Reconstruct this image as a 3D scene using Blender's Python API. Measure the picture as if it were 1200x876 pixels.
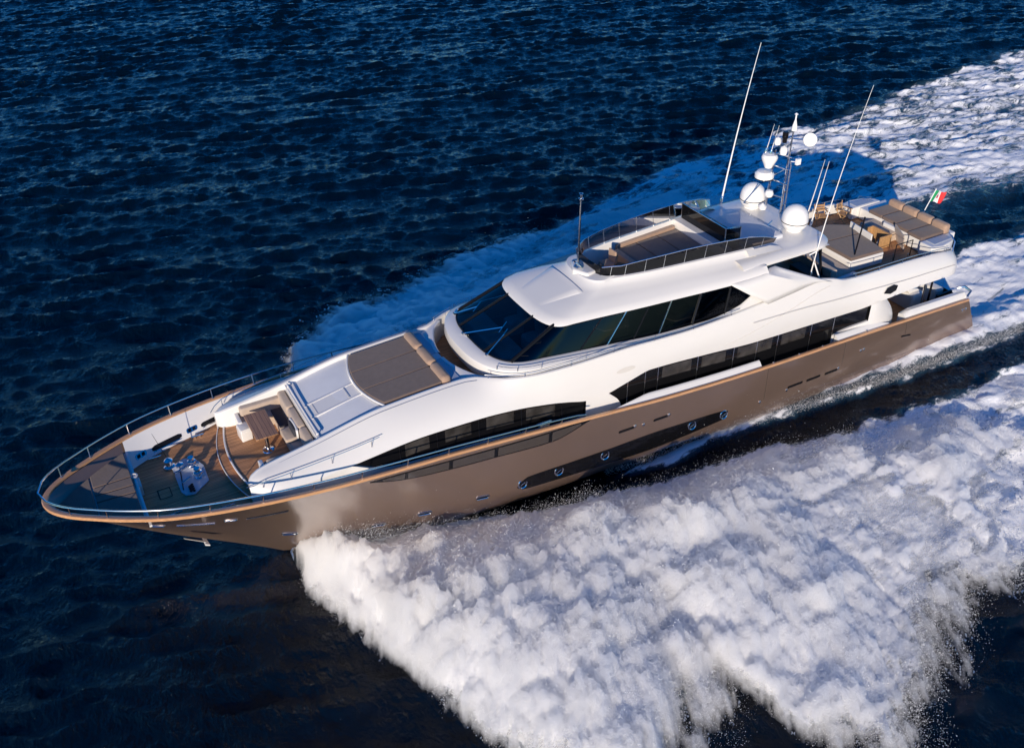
import bpy, bmesh
from mathutils import Vector, Matrix
import math, random
import numpy as np

def pchip(xs, vs):
    xs = np.array(xs, float); vs = np.array(vs, float)
    if xs[0] > xs[-1]: xs = xs[::-1]; vs = vs[::-1]
    h = np.diff(xs); d = np.diff(vs) / h
    m = np.zeros(len(xs)); m[0] = d[0]; m[-1] = d[-1]
    for i in range(1, len(xs) - 1):
        if d[i-1] * d[i] > 0:
            w1 = 2*h[i] + h[i-1]; w2 = h[i] + 2*h[i-1]
            m[i] = (w1 + w2) / (w1/d[i-1] + w2/d[i])
    def f(x):
        x = min(max(float(x), xs[0]), xs[-1])
        i = min(max(int(np.searchsorted(xs, x)) - 1, 0), len(h) - 1)
        t = (x - xs[i]) / h[i]
        return float((2*t**3-3*t**2+1)*vs[i] + (t**3-2*t**2+t)*h[i]*m[i]
                     + (-2*t**3+3*t**2)*vs[i+1] + (t**3-t**2)*h[i]*m[i+1])
    return f

# ---- hull lines in boat coordinates (x forward from the stern, y to port, z up) ----
_cw = pchip([0, 6, 12, 16, 20, 23, 26, 29, 31, 33, 34.5, 36, 37], [3.63, 3.71, 3.76, 3.77, 3.77, 3.78, 3.77, 3.66, 3.45, 3.08, 2.66, 1.95, 1.33])
_cz = pchip([-1.6, 0, 6, 12, 16, 20, 23, 26, 29, 31, 33, 36, 38], [2.72, 2.78, 3.03, 3.22, 3.46, 3.85, 4.15, 4.40, 4.54, 4.61, 4.67, 4.76, 4.84])
def cap_w(x):
    if x <= 37: return _cw(x)
    return 1.33 * math.sqrt(max(0.0, (38.0 - x) / 1.0)) ** 1.0
def cap_z(x): return _cz(x)
stem_z = pchip([30.6, 31, 32.5, 34.6, 36.5, 37.5, 38.0], [-1.0, -0.65, 0.45, 1.9, 3.35, 4.2, 4.72])
_chy = pchip([-1.6, 5, 12, 15, 20, 22, 24, 27, 29.5, 31], [3.4, 3.45, 3.5, 3.4, 3.15, 2.95, 2.6, 1.75, .8, .02])
_chz = pchip([-1.6, 5, 12, 15, 18, 20, 22, 24, 27, 29.5, 31], [.15, .2, .4, .52, .5, .42, .3, .1, -.35, -.6, -.65])
keel_z = pchip([-1.6, 10, 20, 27, 31], [-.7, -1.1, -1.5, -1.5, -.65])
flare = pchip([-1.6, 14, 20, 26, 30, 34, 38], [.35, .45, .55, .75, .95, 1.15, 1.25])
def chine(x):
    if x < 31: return _chy(x), _chz(x)
    return 0.02, stem_z(x)
def hull_y(x, z):
    yc, zc = chine(x); w = cap_w(x); z0 = cap_z(x)
    t = min(max((z - zc) / max(z0 - zc, .01), 0), 1)
    return yc + (w - yc) * t ** flare(x)

R = math.radians
for o in list(bpy.data.objects): bpy.data.objects.remove(o, do_unlink=True)
scn = bpy.context.scene
COL = scn.collection

# ---- boat frame -> world frame: the yacht runs 2.5 degrees bow-up, the sea is world z = 0 ----
TAU = 0.043
_c, _s = math.cos(TAU), math.sin(TAU)
MW = Matrix(((_c, 0, -_s, 0), (0, 1, 0, 0), (_s, 0, _c, -0.65), (0, 0, 0, 1)))

# ---- camera ----
CP = (35.4689, 27.4392, 25.1516); AZ, PIT, ROLL, FOC = 0.4844, 0.5992, -0.0237, 1125.6
_f = Vector((-math.sin(AZ)*math.cos(PIT), -math.cos(AZ)*math.cos(PIT), -math.sin(PIT)))
_r = _f.cross(Vector((0, 0, 1))).normalized(); _u = _r.cross(_f)
_r2 = math.cos(ROLL)*_r + math.sin(ROLL)*_u; _u2 = -math.sin(ROLL)*_r + math.cos(ROLL)*_u
cam = bpy.data.objects.new('camera', bpy.data.cameras.new('camera')); COL.objects.link(cam)
cam.data.sensor_width = 36; cam.data.lens = FOC/1200*36; cam.data.clip_end = 9000; cam.data.clip_start = 0.5
cam.matrix_world = MW @ Matrix(((_r2.x, _u2.x, -_f.x, CP[0]), (_r2.y, _u2.y, -_f.y, CP[1]), (_r2.z, _u2.z, -_f.z, CP[2]), (0, 0, 0, 1)))
scn.camera = cam

# ---- sun, sky, exposure ----
SUN_EL = R(15.5); SUN_H = Vector((0.64, 0.77)).normalized()
w = bpy.data.worlds.new('World'); scn.world = w; w.use_nodes = True
nt = w.node_tree; sky = nt.nodes.new('ShaderNodeTexSky'); sky.sky_type = 'NISHITA'; sky.sun_disc = False
sky.sun_elevation = SUN_EL; sky.sun_rotation = math.atan2(SUN_H.x, SUN_H.y); sky.altitude = 0; sky.air_density = 1.0; sky.dust_density = 0.0; sky.ozone_density = 4.0
hsv = nt.nodes.new('ShaderNodeHueSaturation'); hsv.inputs['Saturation'].default_value = 1.35; nt.links.new(sky.outputs[0], hsv.inputs['Color'])
tint = nt.nodes.new('ShaderNodeMix'); tint.data_type = 'RGBA'; tint.blend_type = 'MULTIPLY'; tint.inputs[0].default_value = 1.0; tint.inputs[7].default_value = (.62, .86, 1.16, 1)
nt.links.new(hsv.outputs[0], tint.inputs[6]); nt.links.new(tint.outputs[2], nt.nodes['Background'].inputs[0]); nt.nodes['Background'].inputs[1].default_value = 0.10
sl = bpy.data.lights.new('sun', 'SUN'); sl.energy = 4.5; sl.angle = R(0.5); sl.color = (1.0, 0.87, 0.71)
so = bpy.data.objects.new('sun', sl); COL.objects.link(so)
_d = Vector((SUN_H.x*math.cos(SUN_EL), SUN_H.y*math.cos(SUN_EL), math.sin(SUN_EL)))
so.rotation_euler = _d.to_track_quat('Z', 'Y').to_euler()
vs = scn.view_settings; vs.view_transform = 'Standard'; vs.look = 'None'; vs.exposure = 0.3; vs.gamma = 1

# ---- materials ----
def mat(name, col, rough=0.5, metal=0.0, coat=0.0, spec=0.5, var=0.0, vscale=3.0, bump=0.0, bscale=60.0, stripes=None, sheen=0, stretch=None):
    m = bpy.data.materials.new(name); m.use_nodes = True; t = m.node_tree; b = t.nodes['Principled BSDF']
    b.inputs['Base Color'].default_value = (*col, 1); b.inputs['Roughness'].default_value = rough
    b.inputs['Metallic'].default_value = metal; b.inputs['Coat Weight'].default_value = coat; b.inputs['Coat Roughness'].default_value = 0.14
    b.inputs['Specular IOR Level'].default_value = spec
    if sheen: b.inputs['Sheen Weight'].default_value = sheen
    tc = t.nodes.new('ShaderNodeTexCoord'); vec = tc.outputs['Object']
    if stretch:
        mp = t.nodes.new('ShaderNodeMapping'); mp.inputs['Scale'].default_value = stretch; t.links.new(vec, mp.inputs[0]); vec2 = mp.outputs[0]
    else: vec2 = vec
    src = None
    if var:
        n = t.nodes.new('ShaderNodeTexNoise'); n.inputs['Scale'].default_value = vscale; n.inputs['Detail'].default_value = 5; t.links.new(vec2, n.inputs[0])
        mx = t.nodes.new('ShaderNodeMix'); mx.data_type = 'RGBA'
        mx.inputs[6].default_value = (*[c*(1-var) for c in col], 1); mx.inputs[7].default_value = (*[min(1, c*(1+var)) for c in col], 1)
        mr = t.nodes.new('ShaderNodeMapRange'); mr.inputs[1].default_value = .3; mr.inputs[2].default_value = .7
        t.links.new(n.outputs[0], mr.inputs[0]); t.links.new(mr.outputs[0], mx.inputs[0]); src = mx.outputs[2]
    if stripes:
        pitch, dark, axis = stripes
        sp = t.nodes.new('ShaderNodeSeparateXYZ'); t.links.new(vec, sp.inputs[0])
        dv = t.nodes.new('ShaderNodeMath'); dv.operation = 'DIVIDE'; dv.inputs[1].default_value = pitch; t.links.new(sp.outputs[axis], dv.inputs[0])
        fr = t.nodes.new('ShaderNodeMath'); fr.operation = 'FRACT'; t.links.new(dv.outputs[0], fr.inputs[0])
        lt = t.nodes.new('ShaderNodeMath'); lt.operation = 'LESS_THAN'; lt.inputs[1].default_value = 0.11; t.links.new(fr.outputs[0], lt.inputs[0])
        fl = t.nodes.new('ShaderNodeMath'); fl.operation = 'FLOOR'; t.links.new(dv.outputs[0], fl.inputs[0])
        wn = t.nodes.new('ShaderNodeTexWhiteNoise'); wn.noise_dimensions = '1D'; t.links.new(fl.outputs[0], wn.inputs['W'])
        hs = t.nodes.new('ShaderNodeHueSaturation'); mr2 = t.nodes.new('ShaderNodeMapRange'); mr2.inputs[3].default_value = .78; mr2.inputs[4].default_value = 1.2
        t.links.new(wn.outputs[0], mr2.inputs[0]); t.links.new(mr2.outputs[0], hs.inputs['Value'])
        if src: t.links.new(src, hs.inputs['Color'])
        else: hs.inputs['Color'].default_value = (*col, 1)
        mx2 = t.nodes.new('ShaderNodeMix'); mx2.data_type = 'RGBA'; t.links.new(lt.outputs[0], mx2.inputs[0]); t.links.new(hs.outputs[0], mx2.inputs[6])
        mx2.inputs[7].default_value = (*dark, 1); src = mx2.outputs[2]
    if src: t.links.new(src, b.inputs['Base Color'])
    if bump:
        n2 = t.nodes.new('ShaderNodeTexNoise'); n2.inputs['Scale'].default_value = bscale; n2.inputs['Detail'].default_value = 4; t.links.new(vec, n2.inputs[0])
        bp_ = t.nodes.new('ShaderNodeBump'); bp_.inputs['Strength'].default_value = bump; bp_.inputs['Distance'].default_value = 0.02
        t.links.new(n2.outputs[0], bp_.inputs['Height']); t.links.new(bp_.outputs[0], b.inputs['Normal'])
    return m
def glass_mat(name, tint, fres=1.5, rough=0.01):
    m = bpy.data.materials.new(name); m.use_nodes = True; t = m.node_tree; t.nodes.remove(t.nodes['Principled BSDF'])
    tr = t.nodes.new('ShaderNodeBsdfTransparent'); tr.inputs[0].default_value = (*tint, 1)
    gl = t.nodes.new('ShaderNodeBsdfGlossy'); gl.inputs['Roughness'].default_value = rough
    fr = t.nodes.new('ShaderNodeFresnel'); fr.inputs[0].default_value = fres; mx = t.nodes.new('ShaderNodeMixShader')
    t.links.new(fr.outputs[0], mx.inputs[0]); t.links.new(tr.outputs[0], mx.inputs[1]); t.links.new(gl.outputs[0], mx.inputs[2])
    t.links.new(mx.outputs[0], t.nodes['Material Output'].inputs[0]); return m
WHITE = mat('white_gelcoat', (.69, .672, .645), .28, coat=.5, var=.012, vscale=.6)
WHITE2 = mat('white_nonslip', (.66, .665, .68), .6, var=.03, vscale=2, bump=.15, bscale=150)
BRONZE = mat('bronze_hull_paint', (.25, .172, .132), .30, metal=.6, coat=1.0, var=.05, vscale=.5)
BRONZE.node_tree.nodes['Principled BSDF'].inputs['Coat Roughness'].default_value = .05
ANTIFOUL = mat('antifouling', (.018, .013, .011), .45)
CAPWOOD = mat('varnished_cap', (.50, .27, .13), .22, coat=.8, var=.15, vscale=6, stretch=(.3, 3, 3))
TEAK = mat('teak_deck', (.46, .225, .10), .6, var=.28, vscale=3, stripes=(.075, (.06, .032, .02), 1), stretch=(.4, 6, 1), bump=.1, bscale=40)
TEAK2 = mat('teak_table', (.38, .20, .095), .35, coat=.3, var=.2, vscale=5, stripes=(.14, (.12, .06, .03), 0), stretch=(6, .5, 1))
PADBR = mat('brown_pad_fabric', (.135, .095, .078), .85, var=.10, vscale=5, bump=.35, bscale=9, sheen=.2)
BEIGE = mat('beige_cushion', (.42, .33, .26), .85, var=.08, vscale=4, bump=.3, bscale=10, sheen=.2)
TAN = mat('tan_cushion', (.33, .22, .155), .8, var=.08, vscale=5, bump=.3, bscale=10, sheen=.2)
DKCUSH_SHADE = mat('charcoal_cushion_shade', (.03, .03, .04), .9, bump=.2, bscale=30)  # chair back cushion, and the table's shadow painted on the sofa seat
GREYW = mat('grey_white_coaming', (.60, .57, .53), .35, coat=.3, var=.02)
STEEL = mat('polished_steel', (.72, .72, .72), .14, metal=1)
CHROME = mat('chrome', (.8, .8, .82), .06, metal=1)
BLACK = mat('black_trim', (.008, .008, .010), .22, spec=.2)
DARKGL = mat('dark_window_glass', (.005, .005, .006), .03, coat=.0, spec=.35)
HULLGL = mat('bronze_window_glass', (.050, .042, .038), .05, spec=.6)
GLASSB = glass_mat('blue_windscreen_glass', (.74, .79, .86), 1.6); GLASSD = glass_mat('smoked_glass', (.05, .05, .056), 1.6); GLASSM = glass_mat('smoked_screen', (.11, .09, .085))
SEAM = mat('dark_seam', (.03, .025, .022), .8)
BLUEG = mat('grey_blue_tray', (.34, .38, .46), .4, coat=.3)
DOMEW = mat('dome_white', (.80, .79, .77), .35, coat=.2)
WOODL = mat('light_teak', (.40, .23, .10), .5, var=.2, vscale=12)
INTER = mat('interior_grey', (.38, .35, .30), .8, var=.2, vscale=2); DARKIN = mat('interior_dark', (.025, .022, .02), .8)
GREEN = mat('flag_green', (.01, .30, .10), .7); REDM = mat('flag_red', (.62, .03, .03), .7); FLAGW = mat('flag_white', (.75, .75, .73), .7)

# ---- geometry helpers ----
class MB:
    def __init__(s): s.v = []; s.f = []
    def add(s, vs, fs):
        n = len(s.v); s.v += [tuple(map(float, p)) for p in vs]; s.f += [tuple(i + n for i in f) for f in fs]
    def box(s, x0, x1, y0, y1, z0, z1):
        s.hexa([(x0,y0,z0),(x1,y0,z0),(x1,y1,z0),(x0,y1,z0),(x0,y0,z1),(x1,y0,z1),(x1,y1,z1),(x0,y1,z1)])
    def hexa(s, p): s.add(p, [(0,3,2,1),(4,5,6,7),(0,1,5,4),(1,2,6,5),(2,3,7,6),(3,0,4,7)])
    def grid(s, rows, flip=False, close=False):
        n = len(rows); m = len(rows[0]); vs = [p for r in rows for p in r]; fs = []
        for i in range(n - 1):
            for j in range(m if close else m - 1):
                k = (j + 1) % m; q = (i*m+j, i*m+k, (i+1)*m+k, (i+1)*m+j)
                fs.append(q[::-1] if flip else q)
        s.add(vs, fs)
    def mgrid(s, rows, flip=False):
        s.grid(rows, flip); s.grid([[(x, -y, z) for x, y, z in r] for r in rows], not flip)
    def prism(s, poly, z0, z1):
        n = len(poly); f0 = z0 if callable(z0) else (lambda x, y: z0); f1 = z1 if callable(z1) else (lambda x, y: z1)
        s.add([(x, y, f0(x, y)) for x, y in poly] + [(x, y, f1(x, y)) for x, y in poly],
              [tuple(range(n))[::-1], tuple(range(n, 2*n))] + [(i, (i+1) % n, (i+1) % n+n, i+n) for i in range(n)])
    def tube(s, pts, r, n=8, cap=True):
        pts = [Vector(p) for p in pts]; rr = r if isinstance(r, (list, tuple)) else [r]*len(pts); rings = []; up = None
        for i, p in enumerate(pts):
            t = (pts[min(i+1, len(pts)-1)] - pts[max(i-1, 0)]).normalized()
            if up is None: up = Vector((0, 0, 1)) if abs(t.z) < .9 else Vector((1, 0, 0))
            a = t.cross(up).normalized(); b = a.cross(t).normalized(); up = b
            rings.append([tuple(p + rr[i]*(math.cos(2*math.pi*k/n)*a + math.sin(2*math.pi*k/n)*b)) for k in range(n)])
        s.grid(rings, close=True)
        if cap: s.add(rings[0], [tuple(range(n))]); s.add(rings[-1], [tuple(range(n))[::-1]])
    def lathe(s, c, prof, n=24, axis=None, squash=None):
        M = Matrix.Identity(3)
        if axis is not None: M = Vector(axis).normalized().to_track_quat('Z', 'Y').to_matrix()
        rings = [[tuple(Vector(c) + M @ Vector((r*math.cos(2*math.pi*k/n), r*math.sin(2*math.pi*k/n), z))) for k in range(n)] for r, z in prof]
        s.grid(rings, close=True)
    def rbox(s, x0, x1, y0, y1, z0, z1, r=.06, n=4):
        # cushion: rounded in plan and on the top edge
        def ring(ins, z):
            a0, a1, b0, b1 = x0+ins, x1-ins, y0+ins, y1-ins; q = max(r*1.2-ins, .004); out = []
            for cx, cy, st in ((a1-q, b1-q, 0), (a0+q, b1-q, 1), (a0+q, b0+q, 2), (a1-q, b0+q, 3)):
                for k in range(n+1):
                    t = math.pi/2*(st + k/n); out.append((cx+q*math.cos(t), cy+q*math.sin(t), z))
            return out
        rings = [ring(0, z0), ring(0, z1-r)] + [ring(r*(1-math.cos(t)), z1-r+r*math.sin(t)) for t in (math.pi/6, math.pi/3, math.pi/2)]
        s.grid(rings, close=True); m = len(rings[0]); s.add(rings[-1], [tuple(range(m))]); s.add(rings[0], [tuple(range(m))[::-1]])
    def xf(s, M):
        s.v = [tuple(M @ Vector(p)) for p in s.v]; return s
    def build(s, name, m, parent=None, smooth=35, bevel=0, label=None):
        me = bpy.data.meshes.new(name); me.from_pydata(s.v, [], s.f); me.update()
        bm = bmesh.new(); bm.from_mesh(me); bmesh.ops.remove_doubles(bm, verts=bm.verts, dist=.0004); bmesh.ops.recalc_face_normals(bm, faces=bm.faces); bm.to_mesh(me); bm.free()
        me.materials.append(m)
        if smooth:
            me.shade_smooth(); me.set_sharp_from_angle(angle=R(smooth))
        o = bpy.data.objects.new(name, me); COL.objects.link(o)
        if parent: o.parent = parent
        if bevel:
            b = o.modifiers.new('bevel', 'BEVEL'); b.width = bevel; b.segments = 3; b.limit_method = 'ANGLE'; b.angle_limit = R(40)
        if label: o['label'] = label
        return o
def thing(name, label, cat, loc=(0, 0, 0), rz=0, group=None, tilt=None):
    o = bpy.data.objects.new(name, None); COL.objects.link(o); o.empty_display_size = .3
    M = MW @ Matrix.Translation(loc) @ Matrix.Rotation(rz, 4, 'Z')
    if tilt is not None: M = M @ tilt
    o.matrix_world = M; o['label'] = label; o['category'] = cat
    if group: o['group'] = group
    return o
def copy_tree(o, parent=None):
    c = o.copy(); COL.objects.link(c)
    if parent: c.parent = parent
    for ch in [q for q in bpy.data.objects if q.parent == o]: copy_tree(ch, c)
    return c
def arange(a, b, st):
    n = max(1, int(round(abs(b-a)/st))); return [a + (b-a)*i/n for i in range(n+1)]

# =====================================================================================
yacht = thing('motor_yacht', 'long bronze and white motor yacht speeding through the sea with foam along its sides', 'yacht')
Y = yacht

# ---- hull ----
def stern_x(x, z): return x - (cap_z(x) - z)*.55*max(0, min(1, (2-x)/2.8))
XS = arange(-.8, 30, .5) + arange(30.2, 37, .2) + [37.2, 37.4, 37.55, 37.7, 37.8, 37.88, 37.94, 37.98, 38.0]
h = MB(); rows = []
for x in XS:
    yc, zc = chine(x); z0 = cap_z(x) - .10; r = []
    for j in range(17):
        z = z0 + (zc - z0)*j/16; r.append((stern_x(x, z), hull_y(x, z) if x < 37.99 else 0.0, z))
    rows.append(r)
h.mgrid(rows)
ab = MB(); br = []
for x in arange(-.8, 31, .5):
    yc, zc = chine(x); k = keel_z(x); k = min(k, zc-.02); ex = stern_x(x, zc)
    br.append([(ex, yc, zc), (ex, yc-.06, zc-.03), (ex, yc*.6, zc+(k-zc)*.55), (ex, 0, k)])
ab.mgrid(br)
# transom
tr = [rows[0][j] for j in range(17)]
h.grid([tr, [(p[0]-.0, -p[1], p[2]) for p in tr]])
h.build('hull', BRONZE, Y, 40); ab.build('hull_bottom', ANTIFOUL, Y, 50)
# cap rail: rounded profile swept along the sheer, plus rub strip
cap = MB(); prof = [(-.17, -.04), (-.17, .015), (-.13, .03), (.0, .03), (.025, .01), (.03, -.02), (.01, -.05), (.015, -.075), (-.005, -.09)]
def cap_ring(x, sgn):
    e = .02; t = Vector((2*e if x < 37.98 else .001, (cap_w(min(x+e, 38)) - cap_w(x-e)), 0)).normalized(); n = Vector((-t.y, t.x, 0))
    if n.y < 0: n = -n
    if x >= 37.999: n = Vector((1, 0, 0))
    kw = 1.0 if x > 33 else (.62 if x < 29 else .62+.38*(x-29)/4)
    return [(x + n.x*a*(kw if a < 0 else 1), sgn*(cap_w(x) + n.y*a*(kw if a < 0 else 1) if x < 37.999 else 0), cap_z(x)+b) for a, b in prof]
xs2 = arange(-.8, 36.8, .4) + [37.0, 37.2, 37.4, 37.55, 37.7, 37.8, 37.88, 37.94, 37.98]
ring = [cap_ring(x, 1) for x in xs2] + [cap_ring(38.0, 1)] + [cap_ring(x, -1) for x in xs2[::-1]]
cap.grid(ring)
cap.build('cap_rail', CAPWOOD, Y, 30)
# inner bulwark and side decks
def inner_w(x): return max(cap_w(x) - .17, .03) if x < 37.8 else .03
deck_z = pchip([-1, 6, 12, 15, 19, 23, 27, 30, 31.6, 35.2], [1.95, 1.95, 2.3, 2.5, 2.85, 3.2, 3.55, 3.85, 3.95, 3.95])
bul_in = pchip([-1, 25, 29, 31.5, 33, 34.5, 35.3], [.05, .08, .2, .42, .62, .68, .70])   # how far the deck edge lies inboard of the cap
def edge_y(x): return min(inner_w(x) - bul_in(x), hull_y(x, deck_z(x)) - .06)
ib = MB(); rws = []
for x in arange(-.7, 35.2, .3):
    wi = inner_w(x); rws.append([(x, wi, cap_z(x)-.02), (x, wi-(wi-edge_y(x))*.15, cap_z(x)-.10), (x, edge_y(x), deck_z(x)), ])
ib.mgrid(rws)
ib.build('bulwark_lining', WHITE, Y, 30)
sd = MB(); sd.mgrid([[(x, edge_y(x)+.01, deck_z(x)+.004), (x, 2.0, deck_z(x)+.004)] for x in arange(5, 31.7, .5)])
sd.build('side_deck', WHITE2, Y)
fd = MB(); fd.grid([[(x, edge_y(x)+.02, 3.955), (x, 0, 3.955), (x, -(edge_y(x)+.02), 3.955)] for x in arange(31.2, 35.22, .25)])
fd.build('foredeck_planking', TEAK, Y)
# margin planks round the foredeck
mg = MB()
mgm = mat('margin_teak', (.28, .13, .06), .5, var=.2, vscale=4)
for s_ in (1, -1):
    mg = MB(); mg.grid([[(x, s_*(edge_y(x)+.02), 3.961), (x, s_*(edge_y(x)-.09), 3.961)] for x in arange(31.8, 35.2, .25)]); mg.build('margin_plank', mgm, Y)
# foredeck slots and fairleads in the bulwark lining, both sides
def lining_pt(x, t, sgn, off=.012):      # t from 0 at the cap to 1 at the deck edge
    wi = inner_w(x); y = wi - (wi-edge_y(x))*(.15+.85*t); z = cap_z(x)-.10 + (deck_z(x)-cap_z(x)+.10)*t
    return (x, sgn*(y - off*.75), z + off*.65)
def lining_patch(x0, x1, t0, t1, sgn, name, m, off=.012, n=10):
    b = MB(); rr = []
    for i in range(n+1):
        x = x0+(x1-x0)*i/n; e = min(i, n-i)/n; k = 1 if e > .08 else .55
        tm = (t0+t1)/2; rr.append([lining_pt(x, tm+(t-tm)*k, sgn, off) for t in (t0, (t0+t1)/2, t1)])
    b.grid(rr); return b.build(name, m, Y)
for sgn in (-1, 1):
    for x0, x1 in ((33.25, 34.35), (31.55, 32.5)):
        lining_patch(x0, x1, .62, .84, sgn, 'mooring_slot', BLACK)
        lining_patch(x0+.03, x1-.03, .84, .89, sgn, 'slot_lip', STEEL, .02)
    for x0, x1 in ((34.55, 34.95), (32.65, 33.05)):
        lining_patch(x0, x1, .58, .80, sgn, 'fairlead', STEEL, .014)
        lining_patch(x0+.06, x0+.17, .62, .76, sgn, 'fairlead_hole', BLACK, .022); lining_patch(x0+.22, x1-.06, .62, .76, sgn, 'fairlead_hole', BLACK, .022)
    for xb in (34.35, 32.75):          # mooring cleats on the teak
        c = MB(); yb = sgn*(edge_y(xb)-.22)
        c.tube([(xb-.22, yb, 4.06), (xb+.22, yb, 4.06)], .028); c.tube([(xb-.09, yb, 3.95), (xb-.09, yb, 4.06)], .03); c.tube([(xb+.09, yb, 3.95), (xb+.09, yb, 4.06)], .03)
        c.build('mooring_cleat', STEEL, Y)
# bow platform with a white edge
def plat_w(x): return max(min(inner_w(x)-.02, hull_y(x, 4.38)-.03), .02)
bp0 = MB(); xsb = arange(35.2, 37.0, .15)+[37.15, 37.3, 37.45, 37.6, 37.7]
bp0.grid([[(x, plat_w(x), 4.40), (x, 0, 4.40), (x, -plat_w(x), 4.40)] for x in xsb])
bp0.grid([[(35.2, plat_w(35.2), z), (35.2, 0, z), (35.2, -plat_w(35.2), z)] for z in (4.40, 3.9)])
bp0.box(35.14, 35.22, -2.28, 2.28, 4.36, 4.43)
bp0.build('bow_platform', WHITE, Y)

# hull side details mapped on the hull surface -----------------------------------------
def hp(x, z, off=.012, sgn=1):
    e = .05; p = Vector((stern_x(x, z), hull_y(x, z), z))
    tx = Vector((2*e, hull_y(x+e, z)-hull_y(x-e, z), 0)); tz = Vector((0, hull_y(x, z+e)-hull_y(x, z-e), 2*e))
    n = tz.cross(tx).normalized()
    if n.y < 0: n = -n
    p += n*off; return (p.x, sgn*p.y, p.z)
def hull_strip(name, top, bot, m, off=.012, n=40, sgn=1, wall=True):
    x0 = max(min(t[0] for t in top), min(t[0] for t in bot)); ft = pchip(*zip(*sorted(top))); fb = pchip(*zip(*sorted(bot)))
    xa, xb_ = min(t[0] for t in top+bot), max(t[0] for t in top+bot); rr = []; b = MB()
    for i in range(n+1):
        x = xa+(xb_-xa)*i/n; zt, zb = ft(x), fb(x)
        if zb > zt: zb = zt
        rr.append([hp(x, zt, -.02, sgn)]+[hp(x, zt+(zb-zt)*j/4, off, sgn) for j in range(5)]+[hp(x, zb, -.02, sgn)])
    b.grid(rr); return b.build(name, m, Y)
for sgn in (1, -1):
    T = [(19.75, 3.78), (21.5, 3.83), (23.7, 3.97), (25.47, 4.09), (27.2, 4.22), (28.35, 4.25)]
    B = [(19.75, 3.72), (21.35, 3.27), (23.67, 3.44), (25.44, 3.57), (27.13, 3.79), (28.35, 4.2)]
    hull_strip('hull_window_frame', T, B, BLACK, .010, sgn=sgn)
    for x0, x1 in ((20.2, 21.4), (21.55, 23.6), (23.75, 25.35), (25.5, 27.0), (27.12, 27.9)):
        ft = pchip(*zip(*T)); fb = pchip(*zip(*B)); q = [x0+(x1-x0)*k/4 for k in range(5)]
        hull_strip('hull_window', [(x, ft(x)-.06) for x in q], [(x, min(fb(x)+.06, ft(x)-.06)) for x in q], HULLGL, .018, 8, sgn)
    hull_strip('hull_glazing_band', [(13.05, 1.6), (13.4, 1.68), (15, 1.78), (16.8, 1.85), (19, 1.81), (21.5, 1.80), (22.25, 1.76), (22.65, 1.45)], [(13.05, 1.2), (15, 1.02), (16.8, .92), (18.9, .98), (20.7, 1.04), (22.4, 1.1), (22.65, 1.3)], DARKGL, .016, 50, sgn)
    for x, z in ((22.45, 1.46), (20.94, 1.55), (18.92, 1.55), (14.82, 1.50), (13.24, 1.46)):
        c = Vector(hp(x, z, .02, sgn)); n = Vector((0, sgn, .12)).normalized(); pr = MB()
        pr.lathe(c, [(.21, -.03), (.21, .02), (.18, .035), (.15, .02), (.15, -.01)], 24, n)
        p_ = pr.build('porthole_rim', CHROME, Y)
        g = MB(); g.lathe(c, [(.15, .0), (.001, .0)], 20, n); g.build('porthole_glass', DARKGL, p_)
        g = MB(); g.tube([c+n*.02+Vector((-.1, 0, .05)), c+n*.02+Vector((.1, 0, -.05))], .012); g.build('porthole_bar', CHROME, p_)
    def capsule(name, x, z, L, H, m, off, dz=0, rim=None):
        out = MB(); pts = []
        for k in range(24):
            a = 2*math.pi*k/24; px = (L/2-H/2)*(1 if math.cos(a) > 0 else -1)+H/2*math.cos(a); pz = H/2*math.sin(a)+px*dz; pts.append(hp(x+px, z+pz, off, sgn))
        out.add(pts+[hp(x, z, off, sgn)], [(k, (k+1) % 24, 24) for k in range(24)]); o = out.build(name, m, Y)
        if rim:
            q = MB(); q.tube(pts+[pts[0]], rim, 6, False); q.build('rim', STEEL, o)
        return o
    for x, z in ((30.85, 1.2), (29.45, .98), (27.86, 1.06), (26.21, 1.21), (24.02, 1.31)): capsule('slot_port', x, z, .52, .17, BLACK, .012, .05, .022)
    for x, z in ((34.95, 2.95), (32.78, 3.33)): capsule('hull_fairlead', x, z, .42, .13, BLACK, .012, -.05, .022)
    for x0, z0, x1, z1 in ((34.4, 3.02, 33.25, 3.12), (32.3, 3.32, 31.0, 3.53)):
        hull_strip('hull_slot', [(x1, z1+.05), (x0, z0+.05)], [(x1, z1-.04), (x0, z0-.04)], BLACK if x0 < 33 else STEEL, .012, 14, sgn)
        hull_strip('hull_slot_lip', [(x1, z1-.045), (x0, z0-.045)], [(x1, z1-.075), (x0, z0-.075)], STEEL, .02, 14, sgn)
    for x, z, L in ((18.05, 2.54, .75), (16.45, 2.52, .75), (9.45, 1.62, .85), (8.42, 1.60, .8), (7.4, 1.58, .75)): capsule('air_vent', x, z, L, .13, BLACK, .012, .0)
    for x, z in ((17.68, 2.58), (17.28, 2.5), (16.1, 2.55), (11.33, 1.40), (5.83, 2.16), (5.65, 2.17), (-.5, 2.28), (-.3, 2.27), (9.9, 1.5), (7.0, 1.62)):
        s_ = MB(); s_.lathe(hp(x, z, .0, sgn), [(.07, 0), (.07, .02), (.04, .035), (.001, .035)], 14, (0, sgn, 0)); s_.build('hull_fitting', CHROME, Y)
    for x, za, zb in ((6.9, 1.75, 2.9), (3.2, 2.15, 2.75), (11.2, 1.45, 3.05)):
        ln = MB(); ln.tube([hp(x-.08*k/6, zb+(za-zb)*k/6, .003, sgn) for k in range(7)], .008, 5); ln.build('hull_seam', SEAM, Y)
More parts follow.
